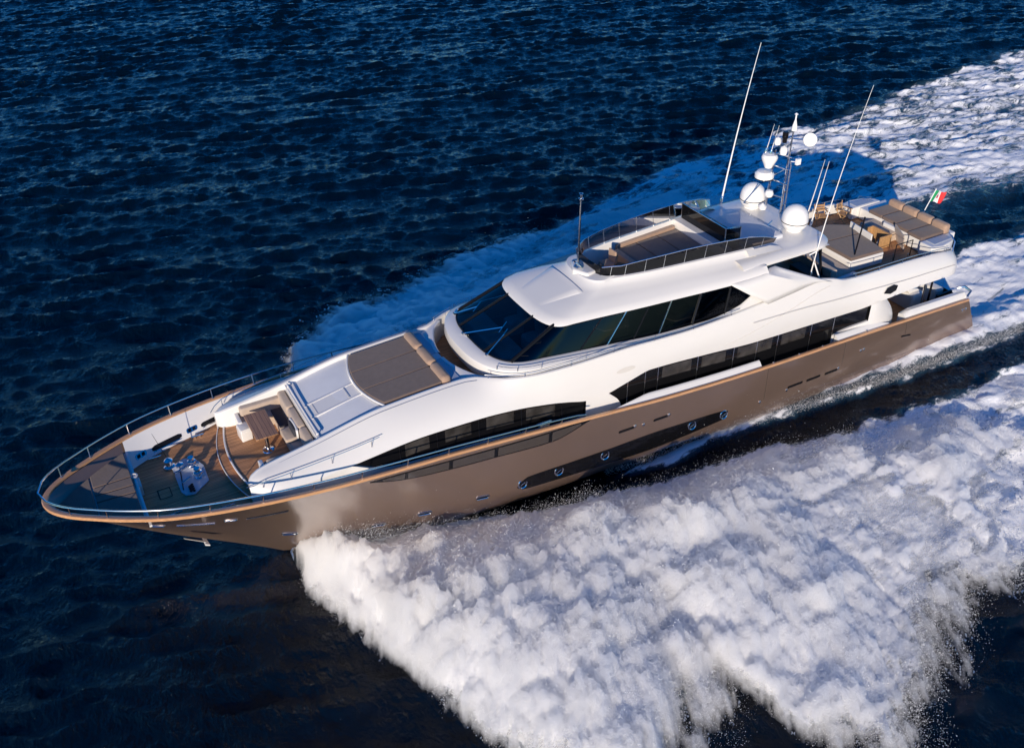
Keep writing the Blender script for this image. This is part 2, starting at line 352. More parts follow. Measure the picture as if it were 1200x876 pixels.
    # boarding step plate
    hull_strip('boarding_step', [(2.75, 2.02), (3.35, 2.12)], [(2.75, 1.95), (3.35, 2.05)], BLACK, .03, 6, sgn)
# spray knuckle
for sgn in (1, -1):
    kn = MB(); kn.tube([hp(x, .95+.0*x if x < 12 else .95-(x-12)*.012, .0, sgn) for x in arange(-.6, 11, .5)], .012, 6); kn.build('spray_knuckle', BRONZE, Y)
# anchor, stowed under the port bow
an = MB(); c0 = Vector((34.0, .82, 2.06))
an.hexa([c0+Vector(v) for v in ((-.36, .0, -.30), (.30, -.06, .10), (.26, .10, .18), (-.40, .22, -.20), (-.33, .03, -.22), (.30, 0, .17), (.26, .14, .23), (-.38, .26, -.13))])
an.hexa([c0+Vector(v) for v in ((-.42, -.10, -.34), (-.28, -.10, -.24), (-.30, .34, -.20), (-.46, .34, -.28), (-.42, -.10, -.28), (-.28, -.10, -.18), (-.30, .34, -.13), (-.46, .34, -.21))])
an.build('anchor', WHITE, Y, bevel=.015)

# ---- main shell: trunk arms, window sides, upper-deck bulwarks, one loft per side ----
Ey = pchip([32, 31.9, 31.6, 31, 29.9, 27, 24.2, 23.7, 23.2, 22.6, 21.5, 20, 18, 15, 12, 9, 7.5, 6.5, 3, 1.1, .5, .15, 0], [2.30, 2.15, 2.03, 1.98, 1.97, 1.98, 2.0, 2.08, 2.35, 2.68, 2.95, 3.08, 3.14, 3.18, 3.2, 3.2, 3.2, 3.13, 3.1, 3.1, 3.0, 2.85, 2.6])
Ez = pchip([32, 31.9, 31.6, 31, 29.9, 29.4, 27, 24, 22.6, 21, 18, 15, 12, 10, 8.9, 7.8, 7.0, 6.0, 3, 1.1, .5, 0], [4.72, 4.80, 4.93, 5.05, 5.24, 5.34, 5.80, 5.93, 5.86, 5.82, 5.86, 5.76, 5.90, 6.10, 6.22, 6.0, 5.72, 5.60, 5.52, 5.38, 5.25, 5.1])
Dy = pchip([32, 31.7, 31, 29, 26, 23, 20, 15, 10, 7, 3, .6, .2, 0], [2.36, 2.50, 2.58, 2.66, 2.74, 2.86, 3.12, 3.28, 3.36, 3.38, 3.46, 3.42, 3.2, 2.9])
Dz = pchip([32, 31.7, 31, 29, 26, 23, 20, 15, 10, 7, 3, .6, 0], [4.62, 4.86, 4.93, 5.10, 5.45, 5.50, 5.35, 5.15, 5.15, 5.05, 5.05, 4.95, 4.85])
Cy = pchip([32, 31.7, 31, 30, 28.7, 20, 12, 8, 6.2, 4.6, 2, .7, .25, 0], [2.42, 2.72, 2.98, 3.06, 3.08, 3.15, 3.2, 3.24, 3.30, 3.46, 3.54, 3.50, 3.30, 2.95])
Cz = pchip([32, 31, 30, 28.8, 26, 24, 22.7, 21.2, 20.4, 19.6, 19.1, 18.6, 18.2, 17.8, 17.4, 17.0, 16.85, 16.5, 14, 11.5, 6.2, 4.6, 2.4, .3, 0], [4.45, 4.6, 4.65, 4.74, 4.97, 4.93, 4.82, 4.56, 4.36, 4.13, 4.06, 4.13, 4.235, 4.34, 4.445, 4.55, 4.58, 4.57, 4.39, 4.18, 4.08, 4.28, 4.42, 4.38, 4.42])
By = pchip([32, 31.7, 31, 30, 29, 28.4, 20, 8, 6, 4.6, 3.9, 3.6], [2.36, 2.52, 2.76, 2.84, 2.90, 3.08, 3.12, 3.2, 3.32, 3.42, 3.40, 3.30])
Bz = lambda x: deck_z(x)-.05
WIN = [(19.6, 28.75, pchip([19.6, 19.62, 24, 27.4, 28.75], [3.40, 3.40, 3.85, 4.12, 4.73])),
       (5.4, 18.6, pchip([5.4, 7.2, 7.3, 17.9, 18.05, 18.6], [3.38, 3.10, 2.3, 2.9, 3.50, 4.12]))]
def bez(p0, p1, p2, t):
    return tuple((1-t)**2*a + 2*t*(1-t)*b + t*t*c for a, b, c in zip(p0, p1, p2))
def lerp_(a, b, t): return tuple(p+(q-p)*t for p, q in zip(a, b))
def upper_row(x):
    E = (x, Ey(x), Ez(x)); D = (x, Dy(x), Dz(x)); C = (x, Cy(x), Cz(x)); kf = .45 if x < 28.5 else max(.12, .45-.16*(x-28.5)); D2 = tuple(d + kf*(d-(e+c)/2) for d, e, c in zip(D, E, C))
    return [bez(E, D2, C, k/10) for k in range(11)]
def low_pt(x, z):
    t = (Cz(x)-z)/max(Cz(x)-Bz(x), .01); return (x, Cy(x)+(By(x)-Cy(x))*t, z)
sh = MB(); xs = sorted(set([round(v, 3) for v in arange(0, 32, .2)] + [31.85, 31.95, 19.6, 28.75, 5.4, 18.6, 7.2, 7.3, 17.9, 18.05]))
sh.mgrid([upper_row(x) for x in xs])
def nose_close(x): return min(1, math.sqrt(max(0, (32-x)/.6)))
# inner face of the coaming
def zin(x): return 4.2 if x > 29.45 else (Ez(x)-.14 if x > 24.0 else 4.98)
sh.mgrid([[(x, Ey(x), Ez(x)), (x, Ey(x)-.05, Ez(x)+.02), (x, Ey(x)-.13, Ez(x)), (x, Ey(x)-.15, Ez(x)-.10), (x, Ey(x)-.16, zin(x))] for x in xs])
# lower walls outside the window openings, and the sill walls below them
seg = [x for x in xs if x >= 28.75]
sh.mgrid([[low_pt(x, Cz(x)+(Bz(x)-Cz(x))*k/6) for k in range(7)] for x in seg])
seg = [x for x in xs if 18.6 <= x <= 19.6]
sh.mgrid([[low_pt(x, Cz(x)+(Bz(x)-Cz(x))*k/6) for k in range(7)] for x in seg])
seg = [x for x in xs if 3.6 <= x <= 5.4]
def aft_pt(x, k):
    p = low_pt(x, Cz(x)+(Bz(x)-Cz(x))*k/10); u = 1-(x-3.6)/1.8; ex = 1.05*(1-k/10)**2.2-.15*math.sin(math.pi*k/10)
    return (p[0]+ex*u, p[1]+.10*math.sin(math.pi*min(1, k/8))*(1-u)**.5*0-.22*u**3, p[2])
sh.mgrid([[aft_pt(x, k) for k in range(11)] for x in seg])
for a, b, f in WIN:
    seg = [x for x in xs if a <= x <= b]
    sh.mgrid([[low_pt(x, f(x)+(Bz(x)-f(x))*k/3) for k in range(4)] for x in seg])
    # return lip of the recess
    sh.mgrid([[low_pt(x, Cz(x)), tuple(np.array(low_pt(x, Cz(x)))-np.array((0, .10, .0)))] for x in seg])
    sh.mgrid([[low_pt(x, f(x)), tuple(np.array(low_pt(x, f(x)))-np.array((0, .10, 0)))] for x in seg])
# nose closing faces and round end of the aft side body
nr = upper_row(32.0) + [low_pt(32.0, Cz(32)+(Bz(32)-Cz(32))*k/6) for k in range(1, 7)]
sh.mgrid([nr, [(31.98, 2.14, p[2]) for p in nr]])
er = [aft_pt(3.6, k) for k in range(11)]
sh.mgrid([er, [(p[0]+.05, 2.9, p[2]) for p in er], [(p[0]+.5, 2.5, p[2]) for p in er], [(5.6, 2.2, p[2]) for p in er], [(6.9, 2.2, p[2]) for p in er]])
# underside of the overhanging aft deck, aft edge
sh.mgrid([[(x, Cy(x), Cz(x)), (x, Cy(x)-.25, Cz(x)-.02), (x, 0, Cz(x)+.10)] for x in arange(0, 7, .35)])
ae = upper_row(0); sh.grid([[(p[0]-.78*(1-u*u)**.6, p[1]*u, p[2]) for p in ae] for u in (1, .97, .9, .8, .6, .3, 0, -.3, -.6, -.8, -.9, -.97, -1)])
# panel crease strips along the aft bulwark
sh.build('superstructure', WHITE, Y, 28)
for sgn in (1, -1):
    cr = MB(); cr.tube([(x, sgn*(Dy(x)+.035), Dz(x)-.12+.25*max(0, (x-3)/9)) for x in arange(.6, 12, .5)], .012, 5); cr.build('panel_crease', GREYW, Y)
    cr = MB(); cr.tube([(x, sgn*(Ey(x)+.10), Ez(x)-.03) for x in arange(23.6, 31.6, .4)], .010, 5); cr.build('coaming_joint', mat('joint_blue', (.20, .22, .30), .6), Y)
for sgn in (1, -1):      # diagonal style line running up the aft flank
    cr = MB(); pl = []
    for k in range(13):
        x = 13.2-5.2*k/12; r_ = upper_row(x); u = 8.6-7.2*k/12; a_, b_ = r_[int(u)], r_[int(u)+1]; q_ = lerp_(a_, b_, u-int(u)); pl.append((q_[0], sgn*(q_[1]+.006), q_[2]))
    cr.tube(pl, .018, 5); cr.build('style_line', GREYW, Y)
# side windows
for a, b, f in WIN:
    for sgn in (1, -1):
        g = MB(); seg = [a+(b-a)*k/60 for k in range(61)]
        g.grid([[(p[0], sgn*(p[1]-.09), p[2]) for p in (low_pt(x, Cz(x)), low_pt(x, (Cz(x)+f(x))/2), low_pt(x, f(x)))] for x in seg])
        o = g.build('saloon_glazing', DARKGL, Y)
        mull = (20.6, 22.3, 24.0, 25.6, 27.0) if a > 10 else (7.25, 8.5, 10.3, 11.4, 12.6, 14.4, 16.3, 16.9, 17.7)
        for x in mull:
            m_ = MB(); p0 = low_pt(x, Cz(x)); p1 = low_pt(x, f(x)); m_.tube([(p0[0], sgn*(p0[1]-.08), p0[2]), (p1[0], sgn*(p1[1]-.08), p1[2])], .022, 6); m_.build('window_bar', STEEL if a < 10 else BLACK, o)
        # brownish panes laid over the glass, window reflections painted as their colour
        cl = ((20.9, 22.1), (22.6, 23.7), (24.3, 25.3), (25.9, 26.8)) if a > 10 else ((8.8, 10.1), (10.6, 12.4), (13.0, 14.2), (14.7, 16.1))
        for x0, x1 in cl:
            c = MB(); c.grid([[(x, sgn*(low_pt(x, zz)[1]-.083), zz) for zz in (Cz(x)-.12-.0*x, max(f(x), Cz(x)-.75)+.12)] for x in arange(x0, x1, .2)])
            c.build('painted_reflection', mat('painted_pane_sheen', (.035, .032, .030), .18, var=.5, vscale=2.5), o)
# raised inner walls between cap and windows
for sgn in (1, -1):
    for x0, x1 in ((11.45, 18.6), (4.2, 7.25)):
        q = MB(); rr = []
        for x in arange(x0, x1, .25):
            k = min(1, (x1-x)/1.6) if x0 > 10 else min(1, max(.15, (x-x0)/.6)); hh = .34*k; yo = cap_w(x)-.15; z = cap_z(x)
            rr.append([(x, sgn*(yo+.03), z-.03), (x, sgn*(yo-.12*k), z+hh*.40), (x, sgn*(yo-.18*k), z+hh*.52), (x, sgn*(yo-.22*k), z+hh*.52), (x, sgn*(yo-.24*k), z-.5)])
        q.grid(rr); q.add(rr[0], [(0, 1, 2, 3, 4)]); q.add(rr[-1], [(0, 1, 2, 3, 4)]); q.build('raised_bulwark', WHITE, Y)
    q = MB(); rr = []
    for x in arange(-.75, 3.2, .2):
        hh = .26*min(1, (3.25-x)/.4)**.5; yo = cap_w(x)-.13; z = cap_z(x)
        rr.append([(x, sgn*yo, z-.02), (x, sgn*(yo-.05), z+hh*.6), (x, sgn*(yo-.16), z+hh), (x, sgn*(yo-.34), z+hh), (x, sgn*(yo-.42), z+hh*.6), (x, sgn*(yo-.44), z-.7)])
    q.grid(rr); q.add(rr[0], [(0, 1, 2, 3, 4, 5)]); q.add(rr[-1], [(0, 1, 2, 3, 4, 5)]); q.build('stern_bulwark_bolster', WHITE, Y)
    e = MB(); e.tube([(-.72, sgn*3.55, 2.9), (-.92, sgn*3.52, 3.1), (-.86, sgn*3.2, 3.2), (-.6, sgn*3.0, 3.1)], .06, 8); e.build('stern_fairlead', STEEL, Y)
    # eye-shaped vent on the aft side body
    v = MB(); pts = [(4.9, 4.62), (4.75, 4.85), (4.4, 4.92), (4.15, 4.82), (4.2, 4.6), (4.5, 4.5)]
    v.add([(x, sgn*(upper_row(x)[7][1]+.045), z) for x, z in pts], [tuple(range(6))]); v.build('eye_vent', BLACK, Y)
# oval recess on the white side
for sgn in (1, -1):
    v = MB(); rr = []
    for k in range(20):
        a = 2*math.pi*k/20; x = 17.9+.42*math.cos(a); z = 4.98+.11*math.sin(a)-.0*x; r_ = upper_row(x)
        y = np.interp(z, [p[2] for p in r_[::-1]], [p[1] for p in r_[::-1]]); rr.append((x, sgn*(y+.012), z))
    v.add(rr, [tuple(range(20))]); v.build('oval_fill_cover', GREYW, Y)

# ---- foredeck lounge: two teak steps, U-shaped sofa in the well between the trunk arms ----
def arc_x(y, xc, sag): return xc - sag*(y/2.9)**2
def plateau(z, xc, sag, yw, x_back, name, m):
    b = MB(); ys = arange(-yw, yw, .15); b.grid([[(arc_x(y, xc, sag), y, z-.3) for y in ys], [(arc_x(y, xc, sag), y, z) for y in ys], [(x_back, y, z) for y in ys]])
    return b.build(name, m, Y)
plateau(4.07, 32.42, .75, 2.72, 29.4, 'lower_step', TEAK)
plateau(4.20, 32.10, .62, 2.45, 29.4, 'lounge_floor', TEAK)
for z, xc, sag, yw, rr_ in ((4.205, 32.10, .62, 2.6, .035), (4.073, 32.42, .75, 2.8, .018)):
    b = MB(); b.tube([(arc_x(y, xc, sag), y, z) for y in arange(-yw, yw, .12)], rr_, 6); b.build('step_nosing', WHITE, Y)
for sgn in (1, -1):
    b = MB(); b.rbox(29.45, 31.25, *(sorted((sgn*1.20, sgn*1.84))), 4.2, 4.62, .06); b.build('sofa_seat', BEIGE, Y)
    b = MB(); b.rbox(29.45, 31.2, *(sorted((sgn*1.58, sgn*1.86))), 4.62, 4.98, .07); b.build('sofa_backrest', BEIGE, Y)
    b = MB(); b.rbox(31.25, 31.4, *(sorted((sgn*1.18, sgn*1.86))), 4.2, 4.72, .03); b.build('sofa_end_panel', WHITE, Y)
b = MB(); b.rbox(29.5, 30.15, -1.6, 1.6, 4.2, 4.62, .06); b.build('sofa_seat', BEIGE, Y)
for y0, y1 in ((-1.84, -.66), (-.64, .64), (.66, 1.84)):
    b = MB(); b.rbox(29.47, 29.76, y0, y1, 4.62, 5.12, .08); b.build('sofa_backrest', BEIGE, Y)
for y0, y1 in ((.0, .62), (-1.5, -.3)):  # the starboard slab is the table's cast shadow put into a dark colour
    b = MB(); b.rbox(29.8, 30.16, y0, y1, 4.62, 4.66, .02); b.build('seat_slab', DKCUSH_SHADE, Y)
b = MB(); b.box(29.30, 29.44, -1.84, 1.84, 4.2, 5.30); b.build('trunk_front_wall', WHITE, Y, bevel=.02)
b = MB(); b.tube([(29.36, -1.7, 5.40), (29.36, 1.7, 5.40)], .035); b.tube([(29.36, -1.6, 5.25), (29.36, -1.6, 5.40)], .03); b.tube([(29.36, 1.6, 5.25), (29.36, 1.6, 5.40)], .03); b.build('grab_rail', WHITE, Y)

# trunk top between the coamings
def top_z(x): return Ez(x) - .13
tt = MB(); tt.grid([[(x, y, top_z(x)+.03*(1-(y/1.85)**2)) for y in arange(-1.86, 1.86, .31)] for x in arange(24.0, 29.4, .3)])
tt.build('trunk_top', WHITE2, Y)
for y in (-.17, .62):
    b = MB(); b.hexa([(27.15, y-.035, top_z(27.15)+.02), (29.2, y-.035, top_z(29.2)+.02), (29.2, y+.035, top_z(29.2)+.02), (27.15, y+.035, top_z(27.15)+.02),
                      (27.15, y-.035, top_z(27.15)+.075), (29.2, y-.035, top_z(29.2)+.075), (29.2, y+.035, top_z(29.2)+.075), (27.15, y+.035, top_z(27.15)+.075)]); b.build('deck_rib', WHITE, Y)
b = MB(); b.hexa([(27.2, -.13, top_z(27.2)+.02), (29.15, -.13, top_z(29.15)+.02), (29.15, .58, top_z(29.15)+.02), (27.2, .58, top_z(27.2)+.02), (27.2, -.13, top_z(27.2)+.055), (29.15, -.13, top_z(29.15)+.055), (29.15, .58, top_z(29.15)+.055), (27.2, .58, top_z(27.2)+.055)]); b.build('centre_hatch', WHITE, Y)
for x in (27.75, 28.95):
    b = MB(); b.box(x, x+.03, -.1, .55, top_z(x)+.05, top_z(x)+.062); b.build('hatch_joint', GREYW, Y)

# Portuguese-bridge well: teak floor, curved front wall with a gap
b = MB(); b.grid([[(x, y, 5.0) for y in arange(-3.05, 3.05, .61)] for x in arange(11.5, 24.0, .5)]); b.build('walkway_planking', TEAK, Y)
fw = MB()
def fwall(sgn, y0, y1):
    rr = []
    for y in arange(y0, y1, .1):
        xa = 23.95 - .16*(y/1)**2 if abs(y) < 1.9 else 23.95-.16*3.61-(abs(y)-1.9)*1.1
        zt = 5.86; rr.append([(xa, sgn*y, 4.98), (xa-.03, sgn*y, zt-.05), (xa+.02, sgn*y, zt), (xa+.14, sgn*y, zt), (max(xa+.2, 24.0), sgn*y, zt-.06)])
    fw.grid(rr)
fwall(1, .18, 2.25); fwall(-1, .18, 2.25); fw.build('bridge_front_wall', WHITE, Y)
for sgn in (1, -1):
    b = MB(); b.box(24.0, 24.30, *(sorted((sgn*.2, sgn*1.8))), 5.6, 5.85); b.build('tray_locker', BLUEG, Y, bevel=.02)

# ---- wheelhouse ----
def ring(xb, xf, wf, zf, n, xa, ns=26, nf=22):
    out = []
    for k in range(ns): x = xa+(xb-xa)*k/ns; out.append((x, wf(x), zf(x)))
    wb = wf(xb)
    for k in range(nf+1):
        t = math.pi/2*k/nf; c, s_ = math.cos(t), math.sin(t); x = xb+(xf-xb)*s_**(2/n); y = wb*c**(2/n) if c > 1e-6 else 0; out.append((x, y, zf(x)))
    return out + [(x, -y, z) for x, y, z in out[:-1][::-1]]
zb = pchip([11.3, 11.8, 12.5, 14, 16, 18, 20, 22, 22.8], [6.75, 6.42, 6.0, 5.74, 5.76, 5.88, 6.0, 6.13, 6.15])
wgb = pchip([11.3, 12, 14, 16, 18, 20, 21], [2.96, 2.95, 2.86, 2.76, 2.62, 2.46, 2.38])
wgt = pchip([11.3, 12.4, 15, 16.8, 18.6, 19.6], [2.92, 2.84, 2.55, 2.39, 2.19, 2.10])
ztp = pchip([11.3, 12.5, 14, 20.6], [6.78, 6.86, 6.96, 6.99])
def gl(v): return lambda x: v
wl = lambda d: (lambda x: min(wgb(x)+d, 3.06))
RB = ring(21, 22.78, wgb, zb, 3.0, 11.3)
RT = ring(19.6, 20.55, wgt, ztp, 3.2, 11.3)
wh = MB()
r0 = ring(21, 22.95, wl(.10), gl(5.0), 2.6, 11.3); r1 = ring(21, 23.2, wl(.30), gl(5.35), 2.6, 11.3); r2 = ring(21, 23.32, wl(.42), lambda x: min(5.75, zb(x)-.22), 2.6, 11.3)
r3 = ring(21, 23.28, wl(.40), lambda x: zb(x)-.12, 2.6, 11.3); r4 = ring(21, 23.12, wl(.30), lambda x: zb(x)-.05, 2.7, 11.3); r5 = ring(21, 22.86, wl(.05), lambda x: zb(x)-.0, 2.9, 11.3)
wh.grid([r0, r1, r2, r3, r4, r5, RB]); wh.build('wheelhouse_base', WHITE, Y, 40)
# glazing: three windscreen panes, side panes, dark frames
def lerp(a, b, t): return tuple(p+(q-p)*t for p, q in zip(a, b))
NS, NF = 26, 22; L_ = len(RB); mid = (L_-1)//2
def idx_for_y(y, ringp):     # index on the front curve with this y
    best = min(range(NS, L_-NS), key=lambda i: abs(ringp[i][1]-y)); return best
iy = [idx_for_y(1.0, RB), idx_for_y(-1.0, RB)]; corner = idx_for_y(2.12, RB); corner2 = L_-1-corner
def pane(i0, i1, name, m, t0=.03, t1=.97, push=0):
    b = MB(); b.grid([[lerp(RB[i], RT[i], t) for t in (t0, .35, .65, t1)] for i in range(i0, i1+1)]); return b.build(name, m, Y, 60)
pane(corner, iy[0], 'windscreen_pane', GLASSB); pane(iy[0], iy[1], 'windscreen_pane', GLASSB); pane(iy[1], corner2, 'windscreen_pane', GLASSB)
for i, r_ in ((iy[0], .055), (iy[1], .055), (corner, .075), (corner2, .075)):
    b = MB(); b.tube([lerp(RB[i], RT[i], t) for t in (0, .5, 1)], r_, 8); b.build('windscreen_pillar', BLACK, Y)
b = MB(); b.tube([lerp(RB[i], RT[i], .015) for i in range(corner, corner2+1)], .035, 6); b.build('windscreen_seal', BLACK, Y)
side_breaks = [0, 5, 9, 13, 16, 19, 22, corner]
for sgn in (1, -1):
    for a, b_ in zip(side_breaks[:-1], side_breaks[1:]):
        b = MB(); b.grid([[(p[0], sgn*p[1], p[2]) for p in (lerp(RB[i], RT[i], t) for t in (.02, .5, .98))] for i in range(a, b_+1)]); b.build('side_window', GLASSD, Y, 60)
        if a:
            b = MB(); b.tube([(p[0], sgn*p[1], p[2]) for p in (lerp(RB[a], RT[a], 0), lerp(RB[a], RT[a], 1))], .03 if a not in (5, 9) else .05, 6); b.build('window_pillar', STEEL if a in (13, 19) else BLACK, Y)
# wipers
for y, dy in ((-.25, -.95), (1.35, 1.05), (-1.9, -1.3)):
    i = idx_for_y(y, RB); j = idx_for_y(dy, RB); p = Vector(RB[i])+Vector((.07, 0, .04)); q = Vector(lerp(RB[j], RT[j], .42))+Vector((.05, 0, .09))
    if dy == -.95: q = Vector(lerp(RB[iy[1]+0], RT[iy[1]], .0)); j = idx_for_y(.55, RB); q = Vector(lerp(RB[j], RT[j], .5))+Vector((.05, 0, .09))
    b = MB(); b.tube([p, q], .022, 6); b.tube([p+Vector((.0, .06, .0)), p+Vector((0, -.06, 0))], .05, 8); b.tube([q+Vector((.22, .1, -.10)), q+Vector((-.22, -.1, .12))], .012, 5); b.build('wiper', STEEL, Y)
# ledge handrails at the foot of the wheelhouse
for sgn in (1, -1):
    b = MB(); pts = [Vector((p[0], sgn*(p[1]+.02), p[2]+.14)) for p in ring(21, 23.3, wl(.40), lambda x: zb(x)-.10, 2.6, 11.3)[12:38]]
    b.tube(pts, .012, 5); 
    for k in range(0, len(pts), 5): b.tube([pts[k], pts[k]-Vector((0, 0, .16))], .012, 5)
    b.build('ledge_handrail', STEEL, Y)
# wheelhouse interior
b = MB(); b.grid([[(x, y, 5.25) for y in (-2.2, 0, 2.2)] for x in (12, 21.8)]); b.build('wheelhouse_floor', DARKIN, Y)
b = MB(); b.hexa([(21.2, -2.0, 5.3), (22.3, -1.6, 5.3), (22.3, 1.6, 5.3), (21.2, 2.0, 5.3), (21.3, -1.9, 6.0), (22.2, -1.5, 5.95), (22.2, 1.5, 5.95), (21.3, 1.9, 6.0)]); b.build('dashboard', INTER, Y, bevel=.05)
for y in (-.9, .5):
    b = MB(); b.rbox(20.1, 20.75, y-.32, y+.32, 5.3, 5.85, .1); b.rbox(19.95, 20.15, y-.3, y+.3, 5.8, 6.5, .08); b.build('helm_seat', INTER, Y)
for x, y0, y1 in ((17.6, -1.9, 1.2), (14.8, -2.0, 2.0)):
    b = MB(); b.rbox(x-1, x, y0, y1, 5.3, 5.75, .1); b.rbox(x-1.2, x-1, y0, y1, 5.3, 6.2, .08); b.build('cabin_sofa', INTER, Y)
b = MB(); b.grid([[(11.6, y, z) for z in (5.0, 7.15)] for y in (-2.9, 2.9)]); b.build('aft_sliding_doors', DARKGL, Y)

# ---- roof ----
cow = pchip([7.4, 10, 11.5, 13.5, 16, 17.6, 17.9], [2.1, 2.08, 1.95, 1.74, 1.46, 1.15, 1.10])
def mixw(f, g_, t, d=0): return lambda x: f(x)*(1-t)+g_(x)*t + d
redge = pchip([11.2, 13, 15, 20.6], [7.10, 6.98, 6.95, 6.97])
rf = MB()
R0 = ring(19.6, 20.48, lambda x: wgt(x)-.06, lambda x: redge(x)-.02, 3.2, 11.2); Ra = ring(19.6, 20.66, lambda x: wgt(x)+.07, lambda x: redge(x)+.0, 3.2, 11.2)
Rb = ring(19.55, 20.60, lambda x: wgt(x)+.04, lambda x: redge(x)+.08, 3.2, 11.2); Rc = ring(19.3, 20.25, lambda x: wgt(x)-.12, lambda x: redge(x)+.20+.05*max(0, 20.2-x)/8, 3.0, 11.2)
Rd = ring(18.6, 19.4, mixw(wgt, cow, .5), lambda x: 7.36, 2.7, 11.2); Rd2 = ring(18.0, 18.75, mixw(wgt, cow, .8), lambda x: 7.50, 2.6, 11.2)
Re = ring(17.55, 18.35, lambda x: cow(x)+.06, lambda x: 7.62, 2.4, 11.2); Rf_ = ring(17.5, 18.25, lambda x: cow(x), lambda x: 7.74, 2.4, 11.2)
Rg = ring(17.1, 17.75, lambda x: cow(x)-.16, lambda x: 7.78, 2.4, 11.2); Rh = ring(17.05, 17.68, lambda x: cow(x)-.20, lambda x: 7.70, 2.4, 11.2); Ri = ring(17.05, 17.66, lambda x: cow(x)-.21, lambda x: 7.0, 2.4, 11.2)
rf.grid([R0, Ra, Rb, Rc, Rd, Rd2, Re, Rf_, Rg, Rh, Ri]); rf.build('roof', WHITE, Y, 45)
lin = MB(); lin.grid([[(x, y, 6.93) for y in (-2.0, 0, 2.0)] for x in (11.4, 20.2)]); lin.build('headlining', INTER, Y)
b = MB(); b.tube([(p[0], p[1], p[2]) for p in ring(19.6, 20.60, lambda x: wgt(x)+.03, lambda x: redge(x)-.04, 3.2, 11.4)[20:-20]], .03, 6); b.build('roof_seal', BLACK, Y)
# raised brow on the roof and pole foot
from mathutils.bvhtree import BVHTree
rbvh = BVHTree.FromPolygons([Vector(p) for p in rf.v], [f for f in rf.f])
def roof_z(x, y):
    h_ = rbvh.ray_cast(Vector((x, y, 9)), Vector((0, 0, -1))); return h_[0].z if h_[0] else 7.4
b = MB(); rr = []      # raised centre panel of the roof, fading out forwards
for k in range(13):
    x = 20.15-(20.15-18.62)*k/12; w_ = .72+.36*k/12; up = .004+.055*(k/12)
    rr.append([(x, -w_-.10, roof_z(x, -w_-.10)-.01)]+[(x, -w_+2*w_*j/8, roof_z(x, -w_+2*w_*j/8)+up) for j in range(9)]+[(x, w_+.10, roof_z(x, w_+.10)-.01)])
rr.append([(p[0]-.07, p[1], roof_z(p[0]-.07, p[1])-.01) for p in rr[-1]])
b.grid(rr); b.build('roof_panel', WHITE, Y, 50)
b = MB(); b.prism([(18.05, -.62), (18.35, 0), (18.05, .62), (17.6, .55), (17.6, -.55)], 7.5, 7.86); b.build('pole_plinth', WHITE, Y, bevel=.08)
p_ = MB(); p_.tube([(18.1, 0, 7.8), (18.02, 0, 10.6)], [.045, .03], 8); p_.box(17.98, 18.22, -.12, .12, 7.86, 7.92); fp = p_.build('forward_light_mast', STEEL, Y)
b = MB(); b.lathe((18.02, 0, 10.6), [(.03, 0), (.10, .02), (.10, .07), (.05, .10), (.05, .22), (.08, .26), (.001, .30)], 12); b.build('mast_light', STEEL, fp)
b = MB(); b.tube([(18.0, -.18, 7.9), (18.25, -.1, 8.15)], .03); b.tube([(18.0, .18, 7.9), (18.25, .1, 8.15)], .03); b.build('horn', STEEL, fp)
# hardtop tail
ht = MB()
def tail(w0, xa, rc, z, ins):
    out = []; W = w0-ins; X = xa+ins
    out.append((12.2, W, z))
    for k in range(9):
        t = math.pi/2*k/8; out.append((X+rc-rc*math.sin(t), W-rc+rc*math.cos(t), z))
    return out+[(x, -y, zz) for x, y, zz in out[::-1]]
ht.grid([tail(2.64, 7.35, .9, 7.20, .3), tail(2.64, 7.35, .9, 7.17, .12), tail(2.64, 7.35, .9, 7.22, .0), tail(2.64, 7.35, .9, 7.34, .0), tail(2.64, 7.35, .9, 7.44, .10), tail(2.64, 7.35, .9, 7.50, .35), tail(2.64, 7.35, .5, 7.52, .9), tail(2.64, 7.35, .5, 7.52, 1.8)])
ht.grid([[(12.2, y, 7.5), (7.6, y, 7.51)] for y in (-2.0, 0, 2.0)]); ht.grid([[(12.2, y, 7.2), (7.6, y, 7.2)] for y in (-2.5, 0, 2.5)])
ht.build('hardtop', WHITE, Y, 40)
b = MB(); b.mgrid([[(11.6, 2.0, 7.74), (11.6, 2.22, 7.58)], [(10.4, 2.0, 7.68), (10.4, 2.25, 7.54)], [(9.9, 2.0, 7.53), (9.9, 2.25, 7.52)]]); b.build('hardtop_shoulder', WHITE, Y)
# side wings from the hardtop down to the bulwark
for sgn in (1, -1):
    b = MB(); top = pchip([10.6, 12, 14], [7.16, 7.06, 6.97]); rr = []
    for k in range(15):
        t = k/14; bx = 7.9+(12.6-7.9)*t; tx = 10.7+(13.9-10.7)*t; bz = Ez(bx)-.10; by = Ey(bx)+.02
        tz = top(tx)+.02; ty = (wgt(tx) if tx > 11.3 else 2.72)+.06-.05*(tx < 11); zb_ = zb(tx) if tx > 11.3 else 7
        rr.append([(tx+(bx-tx)*u, sgn*(ty+(by-ty)*u+.10*math.sin(math.pi*u)), tz+(bz-tz)*u) for u in (0, .2, .4, .6, .8, 1)])
    rr = rr[:11]
    b.grid(rr); o = b.build('side_wing', WHITE, Y, 40)
    so_ = o.modifiers.new('solid', 'SOLIDIFY'); so_.thickness = .07; so_.offset = 0
    # fairing under the wing towards the side windows
    e = MB(); e.grid([[(11.9, sgn*2.9, 6.5), (11.9, sgn*2.95, 5.7)], [(10.9, sgn*2.95, 6.5), (10.9, sgn*3.02, 5.6)], [(9.8, sgn*3.0, 6.4), (9.6, sgn*3.08, 5.6)]]); e.build('wing_fairing', GREYW, Y)

